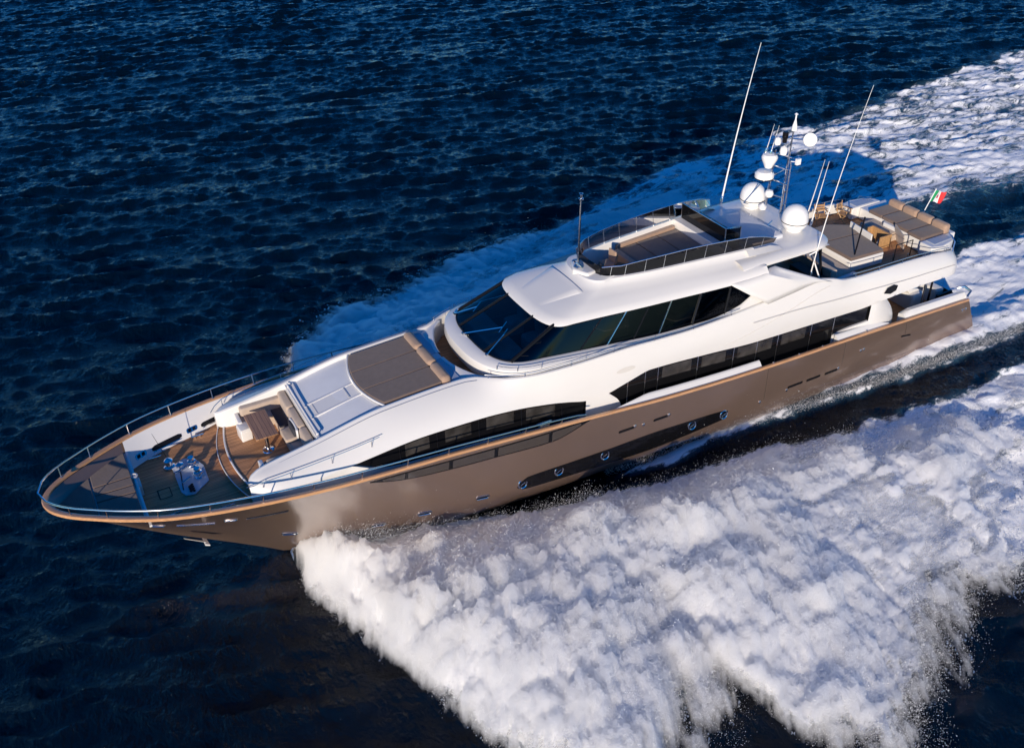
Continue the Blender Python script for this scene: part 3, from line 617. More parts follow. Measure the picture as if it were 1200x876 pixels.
# ---- sundeck ----
b = MB(); b.grid([[(x, y, 7.02) for y in (-1.75, -.9, 0, .9, 1.75)] for x in (11.9, 13.5)]); b.grid([[(x, y*cow(x)*.93, 7.02) for y in (-1, 0, 1)] for x in arange(13.5, 17.6, .3)]); b.build('sundeck_floor', TEAK, Y)
b = MB(); b.box(12.0, 12.38, -1.66, 1.66, 7.0, 7.80); b.build('sundeck_aft_wall', WHITE, Y, bevel=.03)
b = MB(); b.box(11.2, 11.98, -1.7, 1.3, 7.53, 7.545); b.build('stair_opening_shade', BLACK, Y)  # flat black sheet, the shade down the stairwell put in as colour
g = MB(); g.box(11.99, 12.01, -1.62, 1.12, 7.80, 8.42); o = g.build('divider_screen', DARKGL, Y)
b = MB(); b.tube([(12.0, -1.65, 7.8), (12.0, -1.65, 8.45), (12.0, 1.15, 8.45), (12.0, 1.15, 7.8)], .028, 8); b.tube([(12.0, 1.15, 8.45), (11.3, 1.22, 8.4), (11.3, 1.22, 7.6)], .028, 8); b.build('divider_frame', STEEL, o)
g = MB(); g.grid([[(12.0, 1.15, 8.4), (12.0, 1.15, 7.85)], [(11.3, 1.22, 8.36), (11.3, 1.22, 7.6)]]); g.build('stair_screen', GLASSM, Y)
b = MB(); b.rbox(11.15, 11.35, -1.5, 1.0, 7.52, 7.95, .04); b.build('console_back', DARKGL, Y)
b = MB(); b.rbox(9.2, 11.0, -1.2, 1.5, 7.51, 7.66, .08); b.build('roof_tray', WHITE2, Y)
# wind screens
for sgn in (1, -1):
    xs_ = [17.62, 17.3, 16.8, 16.0, 15.2, 14.3, 13.4, 12.5, 11.6, 10.8, 10.2]
    wt = lambda x: cow(x) - .07 if x < 17 else cow(x)-.07-.25*(x-17)/.6
    hh = pchip([10.2, 10.9, 12, 14, 16, 17, 17.62], [.22, .42, .56, .60, .54, .45, .37])
    br = xs_ + []; 
    for a, c in zip(xs_[:-1], xs_[1:]):
        g = MB(); q = [a+(c-a)*k/4 for k in range(5)]
        g.grid([[(x, sgn*wt(x), 7.77), (x, sgn*(wt(x)+.10), 7.77+hh(x))] for x in q]); g.build('windscreen_panel', GLASSM, Y)
    b = MB(); b.tube([(x, sgn*(wt(x)+.10), 7.78+hh(x)) for x in arange(17.62, 10.2, .2)], .018, 6); b.build('windscreen_rail', STEEL, Y)
    b = MB()
    for x in xs_[1:-1]: b.tube([(x, sgn*wt(x), 7.74), (x, sgn*(wt(x)+.10), 7.78+hh(x))], .014, 5)
    b.build('windscreen_post', STEEL, Y)
g = MB(); g.grid([[(17.62+.06*(1-(y/.85)**2), y, 7.78), (17.62+.06*(1-(y/.85)**2), y, 8.14)] for y in arange(-.83, .83, .2)]); g.build('windscreen_panel', GLASSM, Y)

# ---- domes, mast, whips ----
for y in (-1.5, 1.12):
    b = MB(); b.lathe((8.35, y, 7.5), [(.34, 0), (.34, .06), (.46, .16), (.53, .30), (.545, .40)], 32); o = b.build('dome_base', DOMEW, Y)
    b = MB(); b.lathe((8.35, y, 7.90), [(.55, -.015), (.56, 0), (.55, .02)], 32); b.build('dome_band', BLACK, o)
    b = MB(); b.lathe((8.35, y, 7.91), [(.535*math.cos(t), .12+.56*math.sin(t)) if t > 0 else (.545, 0) for t in [math.pi/2*k/10 for k in range(11)]], 32); b.build('dome_shell', DOMEW, o)
b = MB(); MT = (7.95, -.15)
b.tube([(7.75, -.35, 7.5), (7.95, -.15, 9.8), (8.02, -.02, 11.3)], [.05, .045, .03], 10); b.tube([(7.75, -.15, 7.5), (7.9, -.02, 9.8), (7.98, .0, 10.0)], .03, 8)
b.tube([(8.1, -.95, 7.5), (8.2, -.75, 9.0), (8.25, -.62, 10.35)], [.05, .04, .03], 8)
for z, y0, y1 in ((8.3, -.95, -.25), (8.95, -1.2, .0), (9.6, -.75, .0), (10.15, -.75, .1)): b.tube([(8.15, y0, z), (7.92, y1, z)], .03, 6)
b.tube([(8.1, -.9, 9.0), (7.95, -.2, 9.6)], .02, 6); b.tube([(8.2, -.6, 10.1), (8.0, -.1, 10.8)], .02, 6); b.tube([(8.0, 0, 10.95), (7.7, .5, 11.0)], .03, 6)
mast = b.build('radar_mast', STEEL, Y)
b = MB(); b.lathe((8.02, 0, 11.3), [(.12, 0), (.10, .18), (.03, .45), (.03, .62), (.08, .66), (.001, .72)], 14); b.build('masthead_light', DOMEW, mast)
b = MB(); b.lathe((7.62, .55, 11.0), [(.001, -.05), (.26, -.05), (.28, 0), (.26, .05), (.10, .05), (.08, .02), (.001, .02)], 20, (.6, .6, .55)); b.build('satellite_compass', DOMEW, mast)
b = MB(); b.lathe((8.35, -.98, 8.95), [(.001, 0), (.30, .02), (.40, .10), (.40, .26), (.30, .36), (.001, .40)], 28); b.build('radar_dome', DOMEW, mast)
b = MB(); b.lathe((8.35, -.98, 9.02), [(.405, -.02), (.412, 0), (.405, .02)], 28); b.build('dome_stripe', BLACK, mast)
b = MB(); b.lathe((8.3, -.86, 9.85), [(.16, -.35), (.22, -.2), (.32, 0), (.34, .10), (.28, .22), (.001, .26)], 24); b.build('antenna_pod', DOMEW, mast)
b = MB(); b.lathe((8.28, -.55, 10.55), [(.001, 0), (.12, .04), (.15, .16), (.10, .32), (.001, .36)], 16); b.build('gps_mushroom', DOMEW, mast)
b = MB(); b.lathe((8.1, -.33, 10.15), [(.001, 0), (.13, .05), (.16, .2), (.13, .35), (.001, .42)], 16); b.build('camera_pod', DOMEW, mast)
b = MB(); b.lathe((8.1, -.35, 10.7), [(.001, 0), (.09, 0), (.09, .18), (.12, .2), (.12, .42), (.09, .45), (.001, .45)], 14); b.build('night_camera', BLACK, mast)
b = MB(); b.lathe((8.45, -.45, 8.35), [(.001, 0), (.14, .04), (.19, .16), (.14, .3), (.001, .34)], 16); b.lathe((8.55, -.62, 7.75), [(.001, 0), (.16, .04), (.18, .16), (.001, .3)], 16); b.build('floodlight', DOMEW, mast)
b = MB(); b.box(7.7, 7.9, .2, .32, 9.9, 10.15); b.tube([(7.9, -.05, 9.95), (7.8, .25, 10.0)], .02); b.build('speaker_horn', DOMEW, mast)
b = MB()
for z in (8.0, 8.6, 9.2, 9.9, 10.5): b.tube([(7.82, -.32+.08*(z-8), z), (7.85, -.10+.02*(z-8), z)], .018, 5)
for p in (((8.9, -.9, 7.52), (9.6, -.3, 7.53), (10.2, -.7, 7.53)), ((8.6, .1, 7.52), (9.3, .5, 7.53), (9.7, 1.4, 7.53)), ((8.2, -1.0, 7.6), (9.0, -1.3, 7.9), (8.6, -.9, 8.8))): b.tube(p, .025, 6)
b.build('mast_rungs', STEEL, mast)
def whip(name, pts, r0, label=None):
    b = MB(); n = len(pts); b.tube(pts, [r0*(1-.75*k/(n-1)) for k in range(n)], 7); o = b.build(name, DOMEW, Y)
    c = MB(); c.lathe(pts[0], [(.06, -.06), (.06, .25), (.035, .3)], 10, Vector(pts[1])-Vector(pts[0])); c.build('whip_base', CHROME, o); return o
def qpts(a, m_, b_, n=10): return [bez(a, m_, b_, k/n) for k in range(n+1)]
whip('whip_antenna', qpts((9.2, -2.5, 7.5), (8.75, -2.5, 10.9), (8.0, -2.54, 14.15)), .04)
whip('whip_antenna', qpts((8.53, 2.6, 6.0), (8.45, 2.85, 9.5), (7.42, 3.0, 13.82), 14), .027)
whip('whip_antenna', qpts((6.9, .35, 7.45), (7.2, .9, 9.0), (7.7, 1.57, 10.54)), .03)
whip('whip_antenna', qpts((7.32, 1.05, 7.4), (7.5, 1.4, 9.0), (7.7, 1.80, 10.55)), .03)
whip('whip_antenna', qpts((8.35, -1.1, 10.0), (8.3, -1.0, 10.6), (8.2, -.95, 11.3), 4), .02)
whip('whip_antenna', qpts((8.3, -.85, 10.0), (8.25, -.8, 10.6), (8.15, -.72, 11.3), 4), .02)
b = MB(); b.tube([(8.21, 2.85, 5.95), (8.5, 2.7, 6.7)], .03); b.tube([(8.8, 2.62, 7.1), (8.52, 2.68, 7.2)], .03); b.build('whip_strut', DOMEW, Y)

# ---- upper aft deck ----
b = MB(); b.grid([[(x, y*(1 if x > .5 else .84), 4.95) for y in arange(-3.0, 3.0, .6)] for x in [-.3, .4]+arange(.6, 12, .5)]); b.build('upper_deck_planking', TEAK, Y)
# inner rails along the aft bulwark
def rail(name, pts, posts, r=.018, pr=.014, parent=None):
    b = MB(); b.tube(pts, r, 8); o = b.build(name, STEEL, Y)
    for a, c in posts:
        p = MB(); p.tube([a, c], pr, 6); p.lathe(a, [(.03, 0), (.03, .02), (.001, .025)], 8); p.build('rail_post', STEEL, o)
    return o
for sgn in (1, -1):
    q = arange(.7, 6.6, .4); rail('bulwark_rail', [(x, sgn*(Ey(x)-.05), Ez(x)+.20) for x in q], [((x, sgn*(Ey(x)-.05), Ez(x)), (x, sgn*(Ey(x)-.05), Ez(x)+.20)) for x in arange(.9, 6.4, 1.35)])
    # hoop handle at the deck corner
    b = MB(); b.tube([(.35, sgn*2.95, 5.2), (.2, sgn*2.85, 5.6), (-.1, sgn*2.4, 5.65), (-.2, sgn*2.3, 5.2)], .025, 8); b.build('corner_hoop', STEEL, Y)
    # corner locker with grey top
    b = MB(); b.prism([(-.35, sgn*2.02), (1.45, sgn*2.02), (1.45, sgn*2.70), (.9, sgn*2.85), (.1, sgn*2.68), (-.3, sgn*2.35)][::sgn], 4.96, 5.56); o = b.build('corner_locker', WHITE, Y, bevel=.05)
    b = MB(); b.prism([(.0, sgn*2.08), (1.15, sgn*2.08), (1.15, sgn*2.58), (.0, sgn*2.5)][::sgn], 5.56, 5.59); b.build('locker_lid', BLUEG, o, bevel=.01)
b = MB(); b.prism([(-.75, -2.1), (1.0, -2.0), (1.0, -.45), (1.25, -.3), (1.25, 2.0), (-.75, 2.1)], 4.96, 5.52); b.build('sofa_plinth', WHITE, Y, bevel=.05)
b = MB(); b.rbox(.98, 1.9, -1.1, .55, 4.96, 5.35, .08); b.build('corner_seat', BEIGE, Y)
b = MB(); b.hexa([(1.1, .45, 4.96), (1.16, .45, 4.96), (1.75, 1.5, 4.96), (1.69, 1.5, 4.96), (1.3, .45, 5.75), (1.36, .45, 5.75), (1.95, 1.5, 5.75), (1.89, 1.5, 5.75)]); b.build('beige_panel', BEIGE, Y)
# open cabinet of light teak
cb = MB(); cb.box(1.9, 2.0, -.25, .85, 4.96, 5.55); cb.box(2.0, 2.6, -.25, -.20, 4.96, 5.55); cb.box(2.0, 2.6, .80, .85, 4.96, 5.55); cb.box(2.0, 2.6, -.2, .8, 4.96, 5.0); cb.build('cabinet', WOODL, Y)
for i in range(3):
    q = MB(); q.lathe((2.3, -.0+i*.25, 5.0), [(.001, 0), (.06, 0), (.05, .1), (.001, .3)], 10); q.build('cabinet_bottle', WOODL if i % 2 else WHITE, Y)
# upper-deck bar island with sun bed
isl = MB(); isl.prism([(3.0, -.75), (3.45, 1.88), (5.35, 1.80), (5.35, -1.3), (3.9, -1.3)], 4.96, 5.50); isl.build('island_base', WHITE, Y, bevel=.06)
b = MB(); b.prism([(3.15, -.55), (3.35, .95), (3.28, .95), (3.08, -.55)], 5.0, 5.92); b.build('back_panel', WHITE, Y, bevel=.02)
b = MB(); b.prism([(5.45, .2), (6.4, .2), (6.6, 2.2), (5.5, 2.1)], 4.96, 5.30); b.build('corner_sofa', BEIGE, Y, bevel=.06)
b = MB(); b.prism([(6.4, -.9), (6.75, -.9), (6.85, 2.2), (6.5, 2.2)], 4.96, 5.62); b.build('corner_sofa_back', BEIGE, Y, bevel=.06)
b = MB(); b.prism([(5.4, 2.1), (6.8, 2.2), (6.8, 2.4), (5.4, 2.32)], 4.96, 5.22); b.build('step_box', WHITE, Y, bevel=.03)
b = MB(); b.box(7.0, 7.6, .5, 2.2, 4.96, 5.4); b.build('deck_cabinet', DARKIN, Y, bevel=.04)
# hardtop braces, stern ensign staff foot
b = MB(); b.tube([(7.0, 1.9, 5.0), (7.6, 1.9, 7.2)], .05, 8); b.tube([(7.9, -2.3, 5.0), (7.9, -2.3, 7.2)], .05, 8); b.tube([(7.6, 2.3, 5.4), (7.9, 2.35, 7.2)], .03, 8); b.build('hardtop_brace', BLACK, Y)
for sgn in (-1,):   # stair guard rails near the port quarter
    b = MB(); b.tube([(2.9, 2.0, 5.0), (2.9, 2.0, 5.75), (1.9, 2.0, 5.75), (1.9, 2.0, 5.0)], .025, 8); b.build('stair_guard', BLACK, Y)
b = MB(); b.tube([(2.35, 2.25, 4.96), (2.35, 2.25, 5.3)], .02, 6); b.tube([(2.9, 1.95, 4.96), (2.95, 1.95, 5.3)], .02, 6); b.build('deck_leg', STEEL, Y)

# ---- main-deck cockpit ----
b = MB(); b.grid([[(x, y, 2.0) for y in arange(-3.45, 3.45, .69)] for x in arange(-1.2, 7.3, .5)]); b.build('cockpit_planking', TEAK, Y)
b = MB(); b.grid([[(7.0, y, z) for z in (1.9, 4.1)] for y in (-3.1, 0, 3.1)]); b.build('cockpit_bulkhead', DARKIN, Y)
b = MB(); b.rbox(.35, 1.2, .2, 2.2, 2.0, 2.75, .1); b.build('transom_seat', WHITE, Y)
b = MB(); b.rbox(-.75, -.2, -2.2, 2.3, 1.9, 2.75, .1); b.build('transom_locker', WHITE, Y)
b = MB(); b.hexa([(.45, .4, 2.76), (1.1, .4, 2.76), (1.1, 1.9, 2.76), (.45, 1.9, 2.76), (.5, .5, 2.82), (1.3, .5, 3.0), (1.3, 1.8, 3.0), (.5, 1.8, 2.82)]); b.build('transom_hatch_lid', WHITE, Y, bevel=.03)
b = MB(); b.box(-.75, .2, 2.62, 2.72, 2.0, 2.8); b.tube([(.4, 2.4, 2.0), (.4, 2.4, 4.05)], .05); b.build('transom_gate', BLACK, Y)
b = MB(); b.prism([(-2.6, -2.9), (-1.3, -3.2), (-1.3, 3.2), (-2.6, 2.9)], .75, .95); b.build('bathing_platform', TEAK, Y, bevel=.03)
b = MB(); b.tube([(.9, 2.45, 2.0), (.9, 2.45, 4.0)], .06, 8); b.build('deck_support', STEEL, Y)

# ---- rails ----
def along(x, sgn, up, lean=.08, ins=.05): return (x, sgn*(cap_w(x)-ins+lean), cap_z(x)+up) if x <= 37.9 else (38.0, 0, cap_z(x)+up)
def capp(x, sgn, ins=.08): return (x, sgn*(cap_w(x)-ins), cap_z(x)+.03)
br_h = pchip([19.8, 20.4, 24, 31, 34, 38], [.18, .28, .33, .40, .40, .42])
xr = arange(20.0, 36.8, .4)+[37.1, 37.4, 37.65, 37.85]
pts = [along(x, 1, br_h(x)) for x in xr]+[(38.03, .0, cap_z(38)+.42)]+[along(x, -1, br_h(x)) for x in xr[::-1]]
posts = []
for sgn in (1, -1):
    for x in (21.0, 22.5, 24.0, 25.5, 27.0, 28.6, 30.2, 31.8, 33.4, 34.9, 36.3, 37.3): posts.append((capp(x, sgn), along(x, sgn, br_h(x))))
rail('bow_rail', pts, posts, .03, .02)
# upper rail on the trunk flank
for sgn in (1, -1):
    rp = []; po = []
    for x in arange(27.6, 31.9, .3):
        r_ = upper_row(x); y = r_[6][1]+.10; z = r_[6][2]+.17; rp.append((x, sgn*y, z))
    for x in (27.9, 29.3, 30.7, 31.6):
        r_ = upper_row(x); po.append(((x, sgn*(r_[7][1]), r_[7][2]), (x, sgn*(r_[6][1]+.10), r_[6][2]+.17)))
    rp.append((32.1, sgn*2.35, upper_row(32)[6][2]+.12)); rail('trunk_rail', rp, po, .014, .012)
    # coaming grab rails round the bridge walkway
    rp = [(x, sgn*(Ey(x)-.06), Ez(x)+.13) for x in arange(12.6, 23.3, .4)]
    rail('walkway_rail', rp, [((x, sgn*(Ey(x)-.06), Ez(x)), (x, sgn*(Ey(x)-.06), Ez(x)+.13)) for x in (13, 14.8, 16.6, 18.4, 20.2, 22, 23.2)], .013, .01)
    rp = [(x, sgn*(cap_w(x)-.1), cap_z(x)+.12) for x in arange(5.6, 19.4, .5)]
    for x in (5.6, 8.2, 9.5, 10.9): 
        f_ = MB(); f_.lathe((x, sgn*(cap_w(x)-.09), cap_z(x)+.03), [(.05, 0), (.05, .03), (.001, .05)], 8); f_.build('cap_fitting', STEEL, Y)
    # cap cleat amidships
    c = MB(); x = 21.6; c.tube([(x-.3, sgn*(cap_w(x)-.3), cap_z(x)+.08), (x+.3, sgn*(cap_w(x)-.3), cap_z(x)+.1)], .03); c.box(x-.2, x+.2, *(sorted((sgn*(cap_w(x)-.38), sgn*(cap_w(x)-.22)))), cap_z(x)-.1, cap_z(x)+.05); c.build('midship_cleat', STEEL, Y)

# ---- anchor gear on the foredeck ----
b = MB(); b.prism([(33.95, -.95), (33.5, -1.15), (33.15, -1.0), (32.95, -.45), (32.98, .45), (33.55, .92), (33.85, .85), (33.95, .6)], 3.96, 4.0); wp = b.build('windlass_tray', mat('tray_blue_grey', (.44, .47, .52), .35, coat=.4), Y, bevel=.015)
def windlass(x, y):
    o = MB(); o.lathe((x, y, 4.0), [(.14, 0), (.14, .04), (.09, .07), (.075, .17), (.13, .21), (.14, .26), (.09, .29), (.08, .35), (.11, .38), (.10, .41), (.001, .41)], 24); o.tube([(x-.2, y, 4.1), (x+.15, y, 4.1)], .06); p = o.build('windlass_drum', CHROME, wp); return p
windlass(33.3, -.55); windlass(33.25, .15)
b = MB(); b.tube([(33.5, -.5, 4.12), (33.95, -.3, 4.12)], .05); b.tube([(33.5, .15, 4.12), (33.8, .3, 4.1)], .05); b.lathe((33.7, -.75, 4.0), [(.14, 0), (.14, .12), (.001, .2)], 16); b.build('chain_stopper', CHROME, wp)
b = MB(); b.lathe((34.0, -.95, 3.97), [(.20, 0), (.20, .05), (.12, .1), (.15, .3), (.09, .36), (.001, .42)], 20); b.build('foredeck_capstan', CHROME, wp)
b = MB()
for k in range(10): b.lathe((33.55+.05*(k % 3), .45+.04*k, 4.02), [(.04, 0), (.05, .03), (.001, .05)], 8)
b.build('anchor_chain', BLACK, wp)
b = MB(); b.tube([(33.72, -.6, 4.005), (33.86, .55, 4.005)], .02, 6); b.build('tray_slot', BLACK, wp)
b = MB(); b.tube([(34.0, -1.0, 4.3), (34.25, -1.35, 5.25)], [.015, .006], 6); b.build('jack_staff', BLACK, Y)
b = MB(); b.box(34.62, 34.66, .1, .6, 3.962, 3.966); b.box(34.25, 34.65, .08, .11, 3.962, 3.966); b.box(34.25, 34.65, .6, .63, 3.962, 3.966); b.box(34.23, 34.26, .1, .6, 3.962, 3.966); b.build('deck_hatch_frame', SEAM, Y)
b = MB(); b.box(35.05, 35.28, -.35, .15, 4.0, 4.40); b.lathe((35.2, -.45, 4.42), [(.14, 0), (.14, .04), (.09, .05), (.08, .0)], 16); b.build('bow_fairlead_box', GREYW, Y)

# =====================================================================================
# loose things on the yacht (each one its own top-level object)
def pad(name, label, cat, group, polys, z0, z1, m, loc, seams=(), rz=0):
    t = thing(name, label, cat, loc, rz, group)
    for i, pl in enumerate(polys):
        b = MB(); b.prism([(x-loc[0], y-loc[1]) for x, y in pl], (lambda x, y, z0=z0: z0(x+loc[0])-loc[2]) if callable(z0) else z0-loc[2], (lambda x, y, z1=z1: z1(x+loc[0])-loc[2]) if callable(z1) else z1-loc[2])
        b.build('cushion', m, t, bevel=.03)
    return t
# foredeck sunpad on the trunk: three cushions with a curved forward edge and a bolster
tz = lambda x: Ez(x)-.13
def fx(y): return 27.32 - .42*(y/1.8)**2
loc = (25.9, 0, tz(25.9)); t = thing('sun_pad', 'large brown sun pad with curved front edge and tan bolster, ahead of the windscreen', 'sun pad', loc)
for y0, y1 in ((-1.72, -.60), (-.58, .60), (.62, 1.72)):
    b = MB(); ys = arange(y0, y1, .14); poly = [(fx(y), y) for y in ys]+[(24.72, y1), (24.72, y0)]
    b.prism([(x-loc[0], y) for x, y in poly], lambda x, y: tz(x+loc[0])+.04-loc[2], lambda x, y: tz(x+loc[0])+.17-loc[2]); b.build('cushion', PADBR, t, bevel=.03)
for y0, y1 in ((-1.78, -.6), (-.58, .6), (.62, 1.78)):
    b = MB(); b.rbox(24.36-loc[0], 24.74-loc[0], y0, y1, .02, .36, .13); b.build('bolster', TAN, t)
b = MB(); b.tube([(fx(y)+.05-loc[0], y, tz(fx(y))+.08-loc[2]) for y in arange(-1.8, 1.8, .15)], .045, 6); b.build('pad_rim', WHITE, t)
# bow sunpads: four dark segments following the bow
def bow_pad(label, quads, seam):
    t = thing('sun_pad', label, 'sun pad', (36.0, 0, 4.41), 0, 'cushion segments on the bow platform')
    for q in quads:
        b = MB(); b.prism([(x-36.0, y) for x, y in q], 0, .09); b.build('cushion', PADBR, t, bevel=.025)
def bw(x): return max(min(inner_w(x)-.14, hull_y(x, 4.40)-.08), .02)
bow_pad('dark brown bow pad on the starboard half of the bow platform, along the starboard rail', [[(x, -bw(x)) for x in arange(35.28, 36.5, .2)]+[(36.5, -.42), (35.28, -.42)]], 0)
bow_pad('dark brown centre bow pad crossed by two pale seams, behind the bow tip', [[(35.28, -.38), (36.5, -.38), (36.5, .02), (35.28, .06)], [(35.28, .10), (36.5, .06), (36.5, .40), (35.28, .46)]], 0)
bow_pad('dark brown bow pad on the port half of the bow platform, along the port rail', [[(x, bw(x)) for x in arange(35.28, 36.5, .2)]+[(36.5, .44), (35.28, .50)]], 0)
bow_pad('dark brown pointed bow pad filling the very tip of the bow', [[(36.54, -bw(36.54)), (37.0, -bw(37.0)), (37.4, -bw(37.4)), (37.62, -.1), (37.62, .1), (37.4, bw(37.4)), (37.0, bw(37.0)), (36.54, bw(36.54))]], 0)
# foredeck table
t = thing('lounge_table', 'rectangular teak table on a steel pedestal in the foredeck sofa well', 'table', (30.78, -.42, 4.2))
b = MB(); b.box(-.39, .39, -.82, .82, .70, .745); b.build('table_top', TEAK2, t, bevel=.012)
b = MB(); b.lathe((0, .55, 0), [(.22, 0), (.20, .03), (.07, .06), (.07, .68), (.14, .70)], 20); b.lathe((0, -.55, 0), [(.22, 0), (.20, .03), (.07, .06), (.07, .68), (.14, .70)], 20); b.build('pedestal', STEEL, t)
# lounge chair and stool in the foredeck well
t = thing('tub_chair', 'pale tub chair with a dark back cushion beside the foredeck table', 'chair', (30.05, .33, 4.66), 0)
b = MB(); b.rbox(-.25, .2, -.38, .38, 0, .12, .05); b.build('seat', BEIGE, t)
b = MB(); b.grid([[(-.25-.1*math.cos(a)*.6, .42*math.sin(a), z) for z in (0, .42)] for a in [math.pi*(-.5+k/10) for k in range(11)]]); o = b.build('backrest', WHITE, t); s_ = o.modifiers.new('s', 'SOLIDIFY'); s_.thickness = .08
b = MB(); b.rbox(-.22, -.12, -.33, .33, .12, .42, .04); b.build('back_cushion', DKCUSH_SHADE, t)
t = thing('box_stool', 'small white box stool at the starboard forward end of the foredeck table', 'stool', (31.28, -1.0, 4.2), .1)
b = MB(); b.rbox(-.2, .2, -.26, .26, 0, .42, .03); b.build('base', WHITE, t); b = MB(); b.rbox(-.18, .18, -.24, .24, .42, .47, .02); b.build('seat', WHITE, t)
# sundeck pad
t = thing('sun_pad', 'brown sun pad in the roof well, ahead of the black screen', 'sun pad', (14.0, 0, 7.03))
for x0, x1 in ((12.42, 13.45), (13.48, 14.55), (14.58, 15.55)):
    b = MB(); w_ = lambda x: cow(x)-.42
    b.prism([(x0-14, -w_(x0)), (x1-14, -w_(x1)), (x1-14, w_(x1)), (x0-14, w_(x0))], 0, .46); b.build('cushion', PADBR, t, bevel=.04)
b = MB(); b.prism([(1.58, -1.0), (1.85, -.98), (1.85, .98), (1.58, 1.0)], 0, .55); b.build('bolster', TAN, t, bevel=.05)
t = thing('bench_cushion', 'tan bench cushion along the starboard side of the sundeck well', 'cushion', (14.0, -1.5, 7.05))
b = MB(); b.prism([(-1.55, -.27), (-1.55, .05), (1.5, .32), (1.5, .10)], 0, .55); b.build('seat_slab', TAN, t, bevel=.04)
t = thing('helm_chair', 'brown leather helm chair at the forward end of the sundeck well', 'chair', (16.55, -.35, 7.03))
b = MB(); b.rbox(-.25, .25, -.25, .25, .35, .5, .06); b.build('seat', TAN, t); b = MB(); b.rbox(-.32, -.22, -.25, .25, .45, .95, .05); b.build('backrest', TAN, t); b = MB(); b.tube([(0, 0, 0), (0, 0, .36)], .06); b.build('pedestal', STEEL, t)
# aft sofa pad
t = thing('sun_pad', 'wide brown sun pad with a tan bolster across the stern of the upper deck', 'sun pad', (.6, 0, 5.52))
for y0, y1, x1 in ((-1.42, -.62, 1.05), (-.60, .28, 1.05), (.30, 1.12, 1.2), (1.14, 1.95, 1.28)):
    b = MB(); b.rbox(-.15-.6, x1-.6, y0, y1, 0, .15, .05); b.build('cushion', PADBR, t)
for y0, y1 in ((-1.42, -.58), (-.56, .28), (.30, 1.12), (1.14, 2.0)):
    b = MB(); b.rbox(-.5-.6, -.12-.6, y0, y1, .0, .42, .12); b.build('bolster', TAN, t)
# island pad
t = thing('sun_pad', 'broad brown sun pad on the white island amidships of the upper aft deck', 'sun pad', (4.3, .3, 5.50))
P4 = [((3.02, -.70), (3.25, .15), (5.33, .0), (5.33, -1.28), (3.9, -1.28)), ((3.26, .18), (3.5, 1.86), (5.33, 1.78), (5.33, .03))]
for q in P4:
    b = MB(); b.prism([(x-4.3, y-.3) for x, y in q], 0, .16); b.build('cushion', PADBR, t, bevel=.035)
# folding chairs by the starboard bulwark
def folding_chair(label, loc, rz):
    t = thing('folding_chair', label, 'chair', loc, rz, 'wooden folding chairs on the upper aft deck')
    b = MB()
    for k in range(6): b.box(-.24+.08*k, -.18+.08*k, -.25, .25, .43, .455)
    b.build('seat', WOODL, t)
    b = MB()
    for k in range(3): b.box(-.30-.01*k, -.27-.01*k, -.25, .25, .55+.12*k, .63+.12*k)
    b.build('backrest', WOODL, t)
    for s_ in (-1, 1):
        b = MB(); b.tube([(.25, s_*.25, 0), (-.27, s_*.25, .62), (-.31, s_*.25, .95)], .02, 6); b.build('leg', WOODL, t)
        b = MB(); b.tube([(-.28, s_*.23, 0), (.22, s_*.23, .45), (.2, s_*.23, .66)], .02, 6); b.build('leg', WOODL, t)
        b = MB(); b.box(-.3, .28, s_*.25-.03, s_*.25+.03, .65, .675); b.build('armrest', WOODL, t)
folding_chair('wooden folding chair nearest the satellite dome, beside the starboard bulwark of the upper deck', (3.0, -2.45, 4.96), 1.3)
folding_chair('wooden folding chair nearer the stern, sunlit against the starboard bulwark', (1.9, -2.1, 4.96), 1.9)
# sofa cushions aft of the hardtop
t = thing('umbrella_pole', 'bare dark pole standing at the edge of the island sun pad', 'pole', (5.05, 1.65, 5.5))
b = MB(); b.tube([(0, 0, 0), (-.85, -.55, 1.55)], .035, 8); b.build('shaft', BLACK, t); b = MB(); b.lathe((0, 0, .0), [(.10, 0), (.10, .06), (.04, .08)], 12); b.build('foot', BLACK, t)
# cockpit chair
t = thing('cockpit_chair', 'tan chair in the shaded stern cockpit beneath the upper deck', 'chair', (3.0, 1.6, 2.0), .4)
b = MB(); b.rbox(-.25, .25, -.25, .25, .4, .5, .04); b.build('seat', TAN, t); b = MB(); b.rbox(-.3, -.22, -.25, .25, .45, .95, .03); b.build('backrest', TAN, t)
for sx in (-1, 1):
    for sy in (-1, 1):
        b = MB(); b.tube([(sx*.2, sy*.2, 0), (sx*.2, sy*.2, .4)], .025, 6); b.build('leg', BLACK, t)
